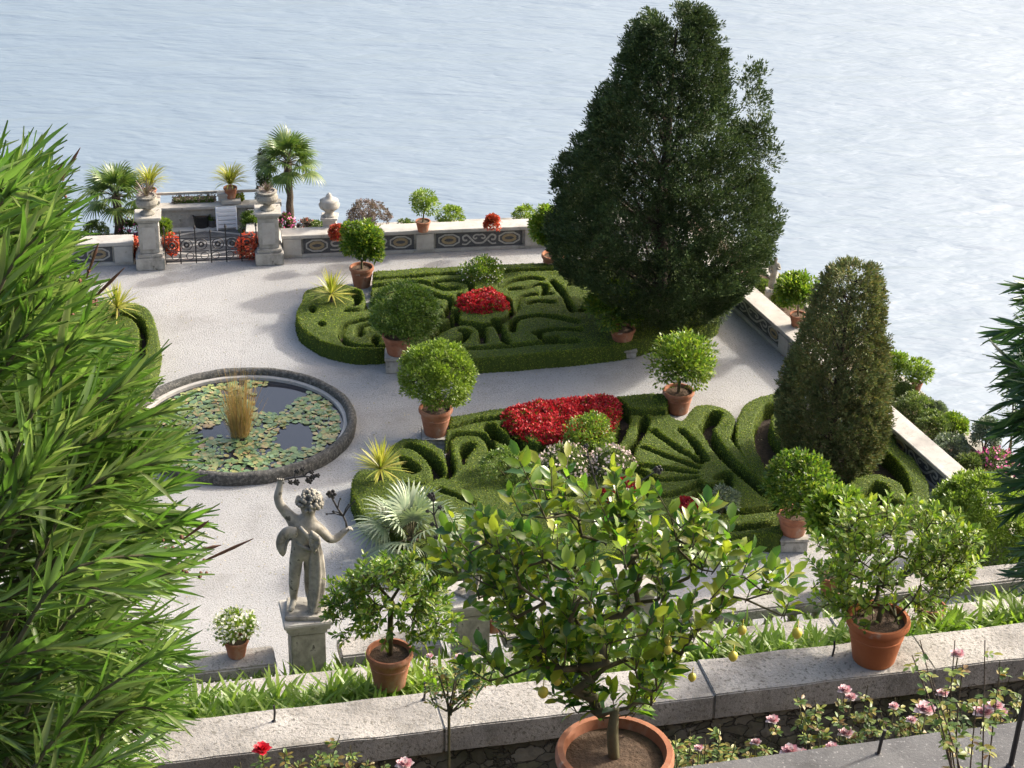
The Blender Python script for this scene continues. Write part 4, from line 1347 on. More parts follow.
# ================================================================== conifers
def outline_tree(name, label, base, rows, Y, m, seed, n_clump, per, L, W, dark, sparse=None, csz=.22, depthk=.85, tr_r=.16, droop=.0, lumps=.10, branches=40, extra=(), notch=()):
    """rows: (py, xl, xr) silhouette at depth Y; foliage sprays fill a lumpy shell inside it"""
    g = np.random.default_rng(seed)
    t = thing(name, label, 'tree', base, 0)
    B = np.array(base)
    rows = sorted(rows)
    ys = np.array([r[0] for r in rows], float)
    pl = [atY(r[1], r[0], Y) for r in rows]
    pr = [atY(r[2], r[0], Y) for r in rows]
    zs = np.array([(a.z + b.z) / 2 for a, b in zip(pl, pr)])
    xl, xr = np.array([a.x for a in pl]), np.array([b.x for b in pr])
    o = np.argsort(zs); zs, xl, xr = zs[o], xl[o], xr[o]
    zz_ = np.linspace(zs[0], zs[-1], 300)
    hw = np.interp(zz_, zs, (xr - xl) / 2)
    pdf = hw + .12
    pdf /= pdf.sum()
    zc = g.choice(zz_, n_clump, p=pdf)
    th = g.uniform(0, 2 * np.pi, n_clump)
    h2 = np.interp(zc, zs, (xr - xl) / 2)
    cx = np.interp(zc, zs, (xr + xl) / 2)
    lump = np.array([noise.noise(Vector((math.cos(a) * 1.7 + seed, math.sin(a) * 1.7, z * 1.15))) for a, z in zip(th, zc)])
    lump2 = np.array([noise.noise(Vector((math.cos(a) * 4 + seed, math.sin(a) * 4, z * 2.6))) for a, z in zip(th, zc)])
    rho = 1 - np.abs(g.normal(0, .16, n_clump))
    rho = np.minimum(np.clip(rho, .1, 1) * (1 + lumps * lump * 2 + lumps * lump2), 1.02)
    keep = np.ones(n_clump, bool)
    if sparse is not None:
        keep = g.random(n_clump) < np.array([sparse(math.cos(a) * r, z) for a, r, z in zip(th, rho, zc)])
    ci = np.maximum(h2 - csz * .35, .05)
    C = np.stack([cx + ci * np.cos(th) * rho, Y + ci * depthk * np.sin(th) * rho, zc], 1)
    outw = np.stack([np.cos(th), np.sin(th), np.full(n_clump, .55)], 1)
    for (px, py, rpx) in notch:
        c = atY(px, py, Y); r_ = mpp(c) * rpx
        keep &= ((C[:, 0] - c.x) ** 2 + (C[:, 2] - c.z) ** 2) > r_ * r_
    C, outw = C[keep], nrm(outw[keep])
    for (px, py, rpx, k) in extra:
        c = atY(px, py, Y); s = mpp(c) * rpx
        d = rnd_dirs(g, k) * g.random((k, 1)) ** .4
        C = np.concatenate([C, np.array(c) + d * s])
        outw = np.concatenate([outw, nrm(d + np.array([.3, 0, .6]))])
    k = len(C)
    sz = csz * g.uniform(.6, 1.35, k)
    ii = np.repeat(np.arange(k), per)
    n = len(ii)
    s = g.random((n, 1))
    sp = rnd_dirs(g, n)
    pos = C[ii] + outw[ii] * (s - .35) * sz[ii][:, None] * 1.25 + sp * sz[ii][:, None] * .42 * (1.15 - s)
    pos[:, 2] -= droop * (s[:, 0] ** 2) * sz[ii]
    ax = outw[ii] * .9 + sp * .8 + np.array([0, 0, .25])
    nr = np.array([0, 0, .8]) + outw[ii] * .5 + rnd_dirs(g, n) * .8
    leaves('foliage', pos - B, ax, nr, g.uniform(.6, 1.25, n) * L, W, 'diamond', M[m], t)
    mb = MB()
    topz = zs[-1] - (zs[-1] - base[2]) * .06
    def axis(z): return Vector((np.interp(z, zs, (xr + xl) / 2) * .8 + base[0] * .2, Y, z)) if z > zs[0] else Vector(base).lerp(Vector((np.interp(zs[0], zs, (xr + xl) / 2) * .5 + base[0] * .5, Y, zs[0])), (z - base[2]) / max(zs[0] - base[2], .01))
    zt = np.linspace(base[2] - .1, topz, 12)
    mb.tube([axis(max(z, base[2])) - Vector(base) + (Vector((0, 0, -.1)) if i == 0 else Vector()) for i, z in enumerate(zt)], [tr_r * (1.3 if i == 0 else 1) * (1 - .93 * i / 11) for i in range(12)], 9)
    sel = g.choice(k, min(branches, k), replace=False)
    for q in sel:
        c = Vector(C[q])
        a = axis(max(base[2] + .5, c.z - (Vector((c.x, c.y, 0)) - Vector((axis(c.z).x, Y, 0))).length * .75))
        mid = a.lerp(c, .55) + Vector((0, 0, .06))
        mb.tube([a - Vector(base), mid - Vector(base), c - Vector(base)], [tr_r * .22, tr_r * .13, .008], 5)
    mb.build('trunk', M['dark_bark'], t, smooth_=True)
    return t

bt = at(660, 334)
rows = [(8, 684, 694), (17, 648, 708), (27, 639, 716), (40, 628, 719), (58, 622, 723), (75, 614, 727), (100, 603, 734), (125, 590, 746), (145, 579, 755), (175, 560, 763), (210, 553, 767), (235, 551, 769), (256, 555, 766), (274, 565, 752), (291, 584, 734), (308, 612, 712)]
outline_tree('conifer_tree', 'huge dark spreading conifer rising between the far parterre and the lake', bt, rows, bt.y, 'yew', 51, 10500, 28, .095, .034, True,
             sparse=lambda x, z: (.5 if x > .5 and z > 2.0 else (.8 + .2 * (noise.noise(Vector((x * 2, z * 1.3, 4))) > -.1))), csz=.27, depthk=.95, tr_r=.24, branches=60, lumps=.19, notch=((669, 18, 12), (676, 36, 9), (735, 60, 13), (738, 90, 11), (732, 118, 9), (745, 165, 8), (640, 12, 12), (726, 30, 12)),
             extra=((752, 76, 13, 26), (760, 102, 10, 16), (762, 130, 14, 40), (766, 158, 12, 30), (744, 138, 12, 24), (752, 95, 8, 10), (768, 215, 12, 36), (770, 232, 9, 24), (757, 250, 14, 40), (698, 24, 11, 46), (692, 42, 12, 40), (652, 32, 12, 50), (716, 60, 12, 30), (740, 205, 22, 50), (752, 180, 16, 44)))
cb = at(832, 470)
rows = [(268, 838, 874), (276, 826, 882), (290, 819, 884), (320, 808, 885), (350, 794, 888), (380, 783, 889), (400, 777, 890), (420, 774, 889), (440, 778, 886), (460, 792, 878), (474, 812, 866)]
outline_tree('cypress_tree', 'olive brown flat topped cypress standing inside the bowed box hedge ring', cb, rows, cb.y, 'cypress', 52, 4200, 28, .085, .028, False,
             sparse=lambda x, z: .72 if z > 2.6 else 1, csz=.17, depthk=1.0, tr_r=.12, branches=70, lumps=.05)

def shrub(name, label, cat, px, py, rx, ry, m, seed, z=0.0, k=60, per=45, cr=.28, Lf=.07, Wf=.034, fl=None, nfl=0, group=None, stem=True, low=-.55, tm='diamond', up=.35, fsz=.05):
    """a rounded bush whose foot is at picture point (px, py) on height z; radii in px"""
    g = np.random.default_rng(seed)
    b = at(px, py, z)
    k_ = mpp(b)
    r = rx * k_
    b = b + Vector((0, r * .7, 0))
    t = thing(name, label, cat, b, 0, group)
    h = ry * k_
    pos, ax, nr, cc = crown(g, (0, 0, h * .92), (r, r, h), k, per, cr, L=Lf, low=low, up=up)
    pos[:, 2] = np.maximum(pos[:, 2], .01)
    leaves('foliage', pos, ax, nr, g.uniform(.7, 1.2, len(pos)) * Lf, Wf, tm, M[m], t)
    if stem:
        mb = MB()
        for i in range(5):
            a = i * 1.26
            c = cc[i % len(cc)]
            mb.tube([(.03 * math.cos(a), .03 * math.sin(a), -.02), (c[0] * .4, c[1] * .4, h * .6), tuple(c)], [.022, .015, .006], 5)
        mb.build('stem', M['twig'], t)
    if fl:
        d = rnd_dirs(g, nfl); d = d[d[:, 2] > -.3]
        pp = np.array((0, 0, h * .92)) + d * np.array((r, r, h)) * g.uniform(.9, 1.1, (len(d), 1))
        pp[:, 2] = np.maximum(pp[:, 2], .02)
        leaves('blossoms', pp, rnd_dirs(g, len(d)) + d * .3, d + rnd_dirs(g, len(d)) * .4, fsz, fsz * .8, 'diamond', M[fl], t)
    return t

S = shrub
S('shrub', 'dark dense shrub spreading at the right foot of the huge conifer', 'shrub', 700, 338, 34, 25, 'yew', 61, Lf=.09, Wf=.03, k=80)
S('shrub', 'twiggy dark shrub under the trunk of the huge conifer', 'shrub', 655, 336, 26, 20, 'yew', 62, Lf=.09, Wf=.03)
S('round_bush', 'large round clipped evergreen bush at the right end of the court, below the lake wall', 'bush', 982, 594, 60, 58, 'globe_light', 63, k=420, per=80, cr=.14, Lf=.085, Wf=.035, low=-.7)
S('flowering_shrub', 'airy shrub with tiny white flowers growing behind the oval red bed', 'shrub', 482, 294, 24, 17, 'citrus', 64, z=.1, fl='white_petal', nfl=130, fsz=.05)
S('flowering_shrub', 'light green shrub rising out of the near parterre right of the long red bed', 'shrub', 590, 462, 30, 22, 'bright_bush', 65, z=.2)
S('hydrangea', 'pale pink and white hydrangea below the long red bed, left one', 'shrub', 566, 484, 27, 15, 'scrub', 66, z=.3, fl='hydr', nfl=360, fsz=.075)
S('hydrangea', 'pale pink and white hydrangea directly below the light green shrub, right one', 'shrub', 612, 482, 22, 15, 'scrub', 67, z=.3, fl='hydr', nfl=300, fsz=.075)
S('shrub', 'small grey green shrub with pale tips in the lower right of the near parterre', 'shrub', 722, 520, 22, 14, 'grey_scrub', 68, z=.3, k=30)
S('shrub', 'low leafy green shrub in the near parterre, just behind the top of the lemon tree', 'shrub', 505, 487, 30, 14, 'globe', 69, z=.35, k=40)
# plants beyond the far wall
zf = -.25
S('dome_shrub', 'purple brown clipped dome shrub behind the mosaic wall', 'shrub', 368, 238, 25, 17, 'purple', 71, z=zf, k=110, cr=.2, Lf=.05)
S('shrub', 'pale green round shrub behind the mosaic wall, right of the small potted tree', 'shrub', 450, 236, 15, 15, 'globe_light', 72, z=zf, k=50)
S('shrub', 'low pale green shrub behind the mosaic wall near the conifer', 'shrub', 524, 233, 15, 13, 'globe_light', 73, z=zf, k=40)
S('shrub', 'low spreading green shrub behind the wall at the foot of the right palm', 'shrub', 318, 242, 17, 8, 'scrub', 74, z=zf, k=36)
S('shrub', 'spreading green shrub behind the wall, left of the purple dome', 'shrub', 404, 240, 15, 8, 'scrub', 75, z=zf, k=36)
S('flowering_shrub', 'dull red low shrub right of the tall palm behind the wall', 'shrub', 305, 236, 10, 8, 'purple', 76, z=zf, k=30, fl='orange_red', nfl=60)
S('flowering_shrub', 'pink red flowering shrub between the right gate pillar and the tall palm', 'shrub', 285, 234, 10, 10, 'scrub', 77, z=zf, k=30, fl='magenta', nfl=170, fsz=.08)
S('flowering_shrub', 'pink flowering shrub at the foot of the left palm', 'shrub', 128, 240, 14, 9, 'scrub', 78, z=zf, k=30, fl='magenta', nfl=110, fsz=.08)
S('shrub', 'green leafy shrub climbing beside the left gate pillar on its right', 'shrub', 164, 250, 8, 20, 'globe_light', 79, z=-.05, k=40)
S('shrub', 'dark green bush just left of the right gate pillar', 'shrub', 250, 242, 12, 16, 'globe', 80, z=-.05, k=50)
S('flowering_shrub', 'airy white flowering shrub above the landing behind the left gate pillar', 'shrub', 178, 226, 10, 11, 'scrub', 81, z=-.05, k=20, per=20, fl='white_petal', nfl=120, fsz=.06)
S('shrub', 'rusty low shrub behind the left wall, below the left palm', 'shrub', 96, 244, 16, 10, 'scrub', 82, z=zf, k=36)
for i, (x, y, rx, ry, z_, lab) in enumerate(((248, 264, 14, 15, -.05, 'red flower clump at the left foot of the right gate pillar'), (171, 262, 8, 15, -.05, 'red flower clump at the right foot of the left gate pillar'),
                                            (137, 262, 6, 13, -.05, 'narrow red flower clump squeezed between wall end and left gate pillar'), (233, 268, 0, 0, 0, ''))):
    if rx:
        S('red_flower_clump', lab, 'flowers', x, y, rx, ry, 'orange_red', 85 + i, z=z_, k=26, per=70, cr=.42, low=-.95, fl='orange_red', nfl=300, fsz=.07, group='red flower clumps by the gate and walls', stem=False)
S('red_flower_clump', 'red trailing flowers hanging over the mosaic wall behind the potted tree by the gate', 'flowers', 337, 245, 10, 10, 'orange_red', 90, z=.66, k=60, per=40, fl='red', nfl=60, group='red flower clumps by the gate and walls', stem=False)
S('red_flower_clump', 'rust red trailing tuft on the mosaic wall, midway to the conifer', 'flowers', 492, 235, 10, 10, 'orange_red', 91, z=.66, k=60, per=40, fl='orange_red', nfl=60, group='red flower clumps by the gate and walls', stem=False)
# plants beyond the right wall
zr = -.25
for i, (x, y, rx, ry, m_, lab) in enumerate((
        (782, 310, 14, 12, 'globe_light', 'yellow green shrub behind the diagonal wall, left of its potted tree'),
        (893, 396, 16, 26, 'bright_bush', 'tall leafy shrub behind the right edge of the olive cypress'),
        (915, 428, 22, 15, 'scrub', 'mixed green shrub under the tiny potted tree, outside the diagonal wall'),
        (935, 448, 22, 16, 'scrub', 'tangled shrub outside the wall, right of the cypress'),
        (952, 466, 20, 14, 'grey_scrub', 'grey green shrub outside the wall, upper left of the pink flowers'),
        (985, 462, 15, 26, 'grey_scrub', 'upright grey green shrub above the pink flowers at the right'),
        (970, 482, 18, 12, 'scrub', 'low shrub just above the end of the diagonal wall'),
        (905, 410, 16, 12, 'scrub', 'low dark shrub hugging the diagonal wall just right of the cypress'),
        (953, 442, 18, 13, 'bright_bush', 'fresh green shrub at the lake edge, left of the upright grey shrub'),
        (935, 424, 13, 10, 'grey_scrub', 'thin grey shrub at the lake edge, right of the tiny potted tree'),
        (760, 300, 14, 9, 'scrub', 'low shrub behind the diagonal wall at the foot of the draped statue'),
        (838, 345, 22, 15, 'scrub', 'shrub behind the diagonal wall, mostly behind the cypress top'))):
    S('shrub', lab, 'shrub', x, y, rx, ry, m_, 95 + i, z=zr, k=80, per=45, cr=.3)
S('flowering_shrub', 'magenta pink flowering shrub outside the end of the diagonal wall', 'shrub', 998, 482, 22, 13, 'scrub', 103, z=zr, fl='magenta', nfl=420, fsz=.075)

# ------------------------------------------------------------------ palms
def fan_palm(name, label, foot, z, height, rf, n, m, seed, trunk_r=.11, blades=22, lean=(0, 0), wmul=1.0, old=True):
    g = np.random.default_rng(seed)
    b = at(foot[0], foot[1], z)
    t = thing(name, label, 'palm', b)
    top = Vector((lean[0], lean[1], height))
    mb = MB()
    mb.tube([(0, 0, -.1), tuple(top * .5 + Vector((.03, 0, 0))), tuple(top)], [trunk_r * 1.1, trunk_r, trunk_r * 1.15], 12)
    mb.build('trunk', M['palm_trunk'], t, cuts=.12, rough=.03)
    P, A, NN, LL = [], [], [], []
    st = MB()
    for i in range(n):
        u = (i + .5) / n
        el = R(80) - u * R(112)
        az = i * 2.39996 + g.normal(0, .15)
        d = Vector((math.cos(az) * math.cos(el), math.sin(az) * math.cos(el), math.sin(el)))
        pl = rf * g.uniform(.55, .8)
        c = top + d * pl + Vector((0, 0, -.12 * pl * (1 - u)))
        st.tube([tuple(top), tuple(top + d * pl * .55 + Vector((0, 0, .03))), tuple(c)], [.016, .011, .008], 4)
        sdv = d.cross(Vector((0, 0, 1)))
        sdv = sdv.normalized() if sdv.length > .05 else Vector((1, 0, 0))
        upv = sdv.cross(d)
        for k in range(blades):
            a = (k / (blades - 1) - .5) * R(240)
            ax = d * math.cos(a) + sdv * math.sin(a) + upv * .12 * math.cos(a)
            P.append(c); A.append(ax); NN.append(upv + ax * .05); LL.append(rf * (.62 - .18 * abs(a) / R(120)) * g.uniform(.9, 1.1))
    st.build('leaf_stalks', M['twig'], t)
    LL = np.array(LL)
    leaves('fronds', np.array(P, float), np.array(A, float), np.array(NN, float), LL, rf * .055 * wmul, 'strap', M[m], t)
    return t
fan_palm('palm_tree', 'tall fan palm on a slim trunk, right of the iron gate beside the lake', (290, 229), -.25, 2.0, .85, 30, 'palm', 111, trunk_r=.10)
fan_palm('palm_tree', 'shorter broad fan palm behind the wall left of the iron gate', (119, 238), -.25, 1.25, .9, 28, 'palm', 112, trunk_r=.12)
fan_palm('dwarf_palm', 'silvery grey dwarf fan palm at the front edge of the near parterre', (412, 556), .0, .45, .95, 30, 'grey_palm', 113, trunk_r=.1, blades=20)

# slim dark conifer behind the right palm
cq = at(264, 226, -.25)
outline_tree('column_conifer', 'slim dark column conifer behind the left side of the tall palm', cq, [(151, 262, 266), (160, 259, 269), (180, 258, 271), (210, 257, 272), (222, 258, 271)], cq.y + .6, 'yew', 53, 300, 22, .08, .026, True, csz=.12, tr_r=.05, branches=10, lumps=.03)

# ------------------------------------------------------------------ strap leaved rosettes
def rosette(name, label, cat, b, n, L, W, m, seed, hgt=.0, elmin=-15, elmax=85, tm='blade', trunk=True, pot=None, group=None):
    g = np.random.default_rng(seed)
    t = thing(name, label, cat, b, 0, group)
    z0 = 0
    if pot:
        make_pot(t, pot[0], pot[1]); z0 = pot[1] * .85
    d = []
    for i in range(n):
        el = R(elmin + (elmax - elmin) * g.random() ** .9)
        az = i * 2.39996 + g.normal(0, .2)
        d.append((math.cos(az) * math.cos(el), math.sin(az) * math.cos(el), math.sin(el)))
    d = np.array(d)
    pos = np.array([[0, 0, z0 + hgt]]) + d * .03
    leaves('leaves', pos, d, np.array([[0, 0, 1.0]]) + d * .1 + rnd_dirs(g, n) * .08, L * g.uniform(.75, 1.1, n), W, tm, M[m], t)
    if trunk:
        mb = MB(); mb.tube([(0, 0, z0 - .05), (0, 0, z0 + hgt + .03)], [.05, .04], 8); mb.build('stem', M['palm_trunk'], t)
    return t
CG = 'yellow spiky cordylines in the parterres'
rosette('cordyline', 'yellow green spiky cordyline in the left lobe of the far parterre', 'spiky plant', at(332, 316, 0), 90, .64, .04, 'yellow_strap', 121, hgt=.62, group=CG)
rosette('cordyline', 'yellow green spiky cordyline in the left lobe of the near parterre, above the dwarf palm', 'spiky plant', at(381, 496, 0), 100, .66, .04, 'yellow_strap', 122, hgt=.68, group=CG)
rosette('cordyline', 'yellow green spiky cordyline in the rounded parterre end behind the oleander', 'spiky plant', at(119, 330, 0), 90, .64, .04, 'yellow_strap', 123, hgt=.62, group=CG)

# ================================================================== landing furniture
rosette('spider_plant_pot', 'arching yellow green strap plant in a pot on the right pier of the landing', 'potted plant', Vector((at(232, 222, -.05).x, at(232, 222, -.05).y, .68)), 170, .62, .03, 'yellow_strap', 131, hgt=.12, elmin=25, tm='strap', trunk=False, pot=(.19, .32))
rosette('spider_plant_pot', 'arching yellow green strap plant behind the left gate pillar urn', 'potted plant', Vector((at(152, 224, -.05).x, at(152, 224, -.05).y, .68)), 170, .66, .03, 'yellow_strap', 132, hgt=.12, elmin=25, tm='strap', trunk=False, pot=(.19, .32))
for (px, lab) in ((232, 'square stone pier on the right of the landing carrying a yellow green plant'), (152, 'square stone pier hidden behind the left gate pillar carrying a yellow green plant')):
    p = at(px, 222, -.05)
    t = thing('landing_pier', lab, 'pier', (p.x, p.y, -.05), math.atan2(fd.y, fd.x))
    mb = MB(); mb.box((0, 0, .32), (.42, .42, .64)); mb.build('shaft', M['stone'], t, bevel=.01)
    mb = MB(); mb.box((0, 0, .684), (.54, .54, .084)); mb.build('cap', M['pale_stone'], t, bevel=.01)
# stack of white deck chairs
p = at(227, 229, -.05)
t = thing('deck_chair_stack', 'white plastic slatted deck chairs folded against the landing wall', 'deck chairs', p, math.atan2(fd.y, fd.x) + .05)
for j in range(2):
    for s in (-1, 1):
        mb = MB()
        mb.tube([(s * .27, -.12 + j * .14, .02), (s * .27, .02 + j * .14, .62)], .022, 6)
        mb.tube([(s * .27, .22 + j * .1, .02), (s * .27, -.02 + j * .14, .34)], .02, 6)
        mb.build('frame', M['white_plastic'], t)
    for k in range(5):
        mb = MB(); mb.box((0, -.10 + .022 * k + j * .14, .12 + .115 * k), (.52, .02, .085)); mb.build('slat', M['white_plastic'], t, bevel=.004)
# tubs on the landing
def tub(px, py, r, h, m, lab, green):
    p = at(px, py, -.05)
    t = thing('planter_tub', lab, 'planter', p)
    mb = MB(); mb.lathe([(r * .8, 0), (r, h * .9), (r * 1.06, h * .92), (r * 1.06, h), (r * .94, h), (r * .9, h * .88)], 16); q = mb.build('tub', M[m], t)
    mb = MB(); mb.add([(0, 0, h * .92)] + [(r * .92 * math.cos(a * .3927), r * .92 * math.sin(a * .3927), h * .9) for a in range(16)], [(0, i + 1, (i + 1) % 16 + 1) for i in range(16)]); mb.build('soil', M['soil'], t)
    if green:
        g = np.random.default_rng(5)
        pos, ax, nr, cc = crown(g, (0, 0, h + r * .3), (r * 1.1, r * 1.1, r * .6), 14, 20, .3)
        leaves('foliage', pos, ax, nr, .06, .03, 'diamond', M['globe'], t)
tub(202, 226, .24, .36, 'iron', 'black empty tub on the landing in front of the parapet', False)
tub(213, 226, .15, .22, 'granite', 'small square looking planter with low green plants right of the black tub', True)
# planters of hedge on the parapet
for (x0, x1, mcore, mleaf, lab) in ((-.62, .12, 'purple', 'purple', 'rust brown clipped hedge on the landing parapet, left of the white post'), (.40, .62, 'box', 'box', 'dark green clipped hedge on the landing parapet, right of the white post')):
    c = g2((x0 + x1) / 2 * GW, LD - .12)
    t = thing('parapet_hedge', lab, 'hedge', (c.x, c.y, -.05), math.atan2(fd.y, fd.x))
    wd = (x1 - x0) * GW
    mb = MB(); mb.box((0, 0, .36), (wd - .04, .28, .70)); mb.build('core', M['box_core'], t)
    g = np.random.default_rng(6)
    n = 1500
    pos = g.uniform(-1, 1, (n, 3)) * np.array((wd / 2, .17, .36))
    ax_ = g.integers(0, 3, n)
    pos[np.arange(n), ax_] = np.sign(pos[np.arange(n), ax_]) * np.array((wd / 2, .17, .36))[ax_]
    pos[:, 2] += .37
    leaves('foliage', pos, rnd_dirs(g, n), rnd_dirs(g, n) + np.array([0, 0, .5]), .06, .035, 'diamond', M[mleaf], t)
c = g2(.26 * GW, LD - .25)
t = thing('white_post', 'square white stone post between the two hedges on the landing parapet', 'post', (c.x, c.y, -.05), math.atan2(fd.y, fd.x))
mb = MB(); mb.box((0, 0, .41), (.26, .2, .82)); mb.build('shaft', M['pale_stone'], t, bevel=.01)
mb = MB(); mb.box((0, 0, .86), (.32, .26, .076)); mb.build('cap', M['pale_stone'], t, bevel=.01)

# agave in the urns
for P_, lab, sd in ((PL, 'dark spiky agave with tall seed heads growing in the left gate urn', 141), (PR, 'small dark spiky agave growing in the right gate urn', 142)):
    rosette('urn_plant', lab, 'plant', Vector((P_.x, P_.y, 1.965)), 46, .46 if sd == 141 else .26, .04, 'purple', sd, elmin=5, tm='blade', trunk=False)

# stone finial on the wall
p = at(331, 232, .66)
p = Vector((p.x, p.y, .0)) + Vector((fn.x, fn.y, 0)) * .55
t = thing('stone_finial', 'pale stone finial with ball top behind the wall between palm and potted tree', 'finial', (p.x, p.y, -.25))
mb = MB(); mb.box((0, 0, .55), (.36, .36, 1.1)); mb.box((0, 0, 1.13), (.46, .46, .06)); mb.build('pedestal', M['pale_stone'], t, bevel=.01)
mb = MB(); mb.lathe([(.19, 1.162), (.15, 1.2), (.11, 1.27), (.17, 1.33), (.26, 1.4), (.29, 1.49), (.24, 1.56), (.26, 1.6), (.16, 1.66), (.10, 1.69), (.085, 1.74), (.05, 1.8), (0, 1.83)], 18); mb.build('urn', M['stone'], t, smooth_=True)

# ================================================================== pond
pc = at(241.5, 417, .30)
t = thing('pond', 'round lily pond with dark pebbled rim in the gravel court', 'pond', (pc.x, pc.y, 0))
RO = 114 * mpp(pc)
mb = MB()
pr = [(RO, -.02), (RO + .02, .12), (RO, .24), (RO - .05, .275), (RO - .12, .28), (RO - .18, .25), (RO - .20, .17), (RO - .20, .12)]
nseg = 96
v, f = [], []
for r, z in pr:
    for k in range(nseg):
        a = 2 * math.pi * k / nseg
        v.append((r * math.cos(a), r * math.sin(a), z))
for i in range(len(pr) - 1):
    for k in range(nseg):
        f.append((i * nseg + k, i * nseg + (k + 1) % nseg, (i + 1) * nseg + (k + 1) % nseg, (i + 1) * nseg + k))
mb.add(v, f); q = mb.build('rim', M['dark_rim'], t, cuts=.09, rough=.02, smooth_=True)
mb = MB()
pr = [(RO - .194, .14), (RO - .27, .135), (RO - .285, .12), (RO - .29, -.25)]
v, f = [], []
for r, z in pr:
    for k in range(nseg):
        a = 2 * math.pi * k / nseg
        v.append((r * math.cos(a), r * math.sin(a), z))
for i in range(len(pr) - 1):
    for k in range(nseg):
        f.append((i * nseg + k, i * nseg + (k + 1) % nseg, (i + 1) * nseg + (k + 1) % nseg, (i + 1) * nseg + k))
mb.add(v, f); mb.build('inner_kerb', M['pale_stone'], t)
m, nt, out = new_mat('pond water')
b = N(nt, 'ShaderNodeBsdfPrincipled')
b.inputs['Base Color'].default_value = (.018, .02, .026, 1); b.inputs['Roughness'].default_value = .04; b.inputs['Specular IOR Level'].default_value = .7
nz = N(nt, 'ShaderNodeTexNoise', Scale=5.0, Detail=2)
bp = N(nt, 'ShaderNodeBump', Strength=.15, Distance=.02)
nt.links.new(nz.outputs['Fac'], bp.inputs['Height']); nt.links.new(bp.outputs[0], b.inputs['Normal'])
nt.links.new(b.outputs[0], out.inputs[0])
ZW = .05
mb = MB(); mb.add([((RO - .288) * math.cos(2 * math.pi * k / 64), (RO - .288) * math.sin(2 * math.pi * k / 64), ZW) for k in range(64)], [tuple(range(64))]); mb.build('water', m, t)
g = np.random.default_rng(151)
V, lo, ct, base_ = [], [], [], 0
RW = RO - .33
pads = []
for i in range(2900):
    a, r = g.uniform(0, 2 * math.pi), RW * math.sqrt(g.random())
    x, y = r * math.cos(a), r * math.sin(a)
    nn_ = noise.noise(Vector((x * .9 + 3, y * .9, 2.2)))
    if nn_ < -.10 + .32 * (g.random() - .5): continue
    if math.hypot(x + .1, y + .15) < .3: continue
    rr = g.uniform(.035, .085)
    if math.hypot(x, y) + rr > RO - .31: continue
    pads.append((x, y, rr))
vv, ff = [], []
for (x, y, rr) in pads:
    z = ZW + .004 + g.random() * .03
    a0 = g.uniform(0, 6.28)
    tx, ty = g.normal(0, .12, 2)
    k0 = len(vv)
    vv.append((x, y, z))
    for k in range(9):
        a = a0 + .25 + (6.28 - .5) * k / 8
        dx, dy = rr * math.cos(a), rr * math.sin(a)
        vv.append((x + dx, y + dy, max(ZW + .002, z + dx * tx + dy * ty)))
    ff += [(k0, k0 + k + 1, k0 + k + 2) for k in range(8)]
mb = MB(); mb.v, mb.f = vv, ff
q = mb.build('lily_pads', M['lily']); q.location = (pc.x, pc.y, 0)
tag(q, 'green and yellow lily pads crowding the pond water', 'lily pads', kind='stuff')
# reeds
p = at(240, 436, ZW)
t = thing('reed_clump', 'upright tuft of tall dry golden reeds in the lily pond', 'reeds', p)
n = 300
az, rr = g.uniform(0, 6.28, n), .20 * np.sqrt(g.random(n))
el = np.abs(g.normal(0, .12, n)) + (g.random(n) < .07) * .35
pos = np.stack([rr * np.cos(az), rr * np.sin(az), np.zeros(n)], 1)
ax = np.stack([np.cos(az) * np.sin(el), np.sin(az) * np.sin(el), np.cos(el)], 1)
leaves('stalks', pos, ax, rnd_dirs(g, n), g.uniform(.6, 1.85, n), .013, 'blade', M['reed'], t)

# ================================================================== red flower beds
def flower_bed(label, poly, z, n, cols, seed, hh=.28):
    g = np.random.default_rng(seed)
    W2 = np.array(w2(poly, z))
    pl = np.array(sm2([tuple(q) for q in W2], 5, True))
    c = pl.mean(0)
    lo, hi = pl.min(0), pl.max(0)
    Q = g.uniform(lo, hi, (n * 3, 2))
    sd = poly_sd(Q, pl)
    k = sd > 0
    Q, sd = Q[k], sd[k]
    t = thing('flower_bed', label, 'flower bed', (c[0], c[1], 0))
    hgt = hh * (.45 + .55 * np.clip(sd / .25, 0, 1)) + np.array([noise.noise(Vector((a * 4, b * 4, 1))) for a, b in Q]) * .09
    pos = np.stack([Q[:, 0] - c[0], Q[:, 1] - c[1], z - .12 + hgt * g.uniform(.55, 1.05, len(Q))], 1)
    m_ = len(pos)
    s = int(m_ * .42)
    leaves('foliage', pos[:s] - np.array([0, 0, .07]), rnd_dirs(g, s) + np.array([0, 0, .4]), rnd_dirs(g, s) + np.array([0, 0, .8]), .10, .05, 'diamond', M['box'], t)
    leaves('blossoms', pos[s:], rnd_dirs(g, m_ - s) + np.array([0, 0, .7]), rnd_dirs(g, m_ - s) + np.array([0, 0, .5]), .075, .05, 'diamond', M[cols], t)
    mb = MB(); mb.prism([(c[0] + (q[0] - c[0]) * .93 - c[0], c[1] + (q[1] - c[1]) * .93 - c[1]) for q in pl], .01, z - .08); mb.build('bed_mound', M['soil'], t)
flower_bed('oval bed of red flowers in the middle of the far parterre', [(457, 307), (462, 298), (480, 293), (500, 296), (509, 306), (503, 314), (482, 317), (465, 314)], .34, 2600, 'red', 161, hh=.34)
flower_bed('long wedge shaped bed of bright red flowers in the near parterre', [(502, 414), (520, 406), (560, 401), (600, 397), (618, 402), (620, 416), (608, 438), (575, 446), (535, 443), (508, 430)], .36, 7000, 'red', 162)
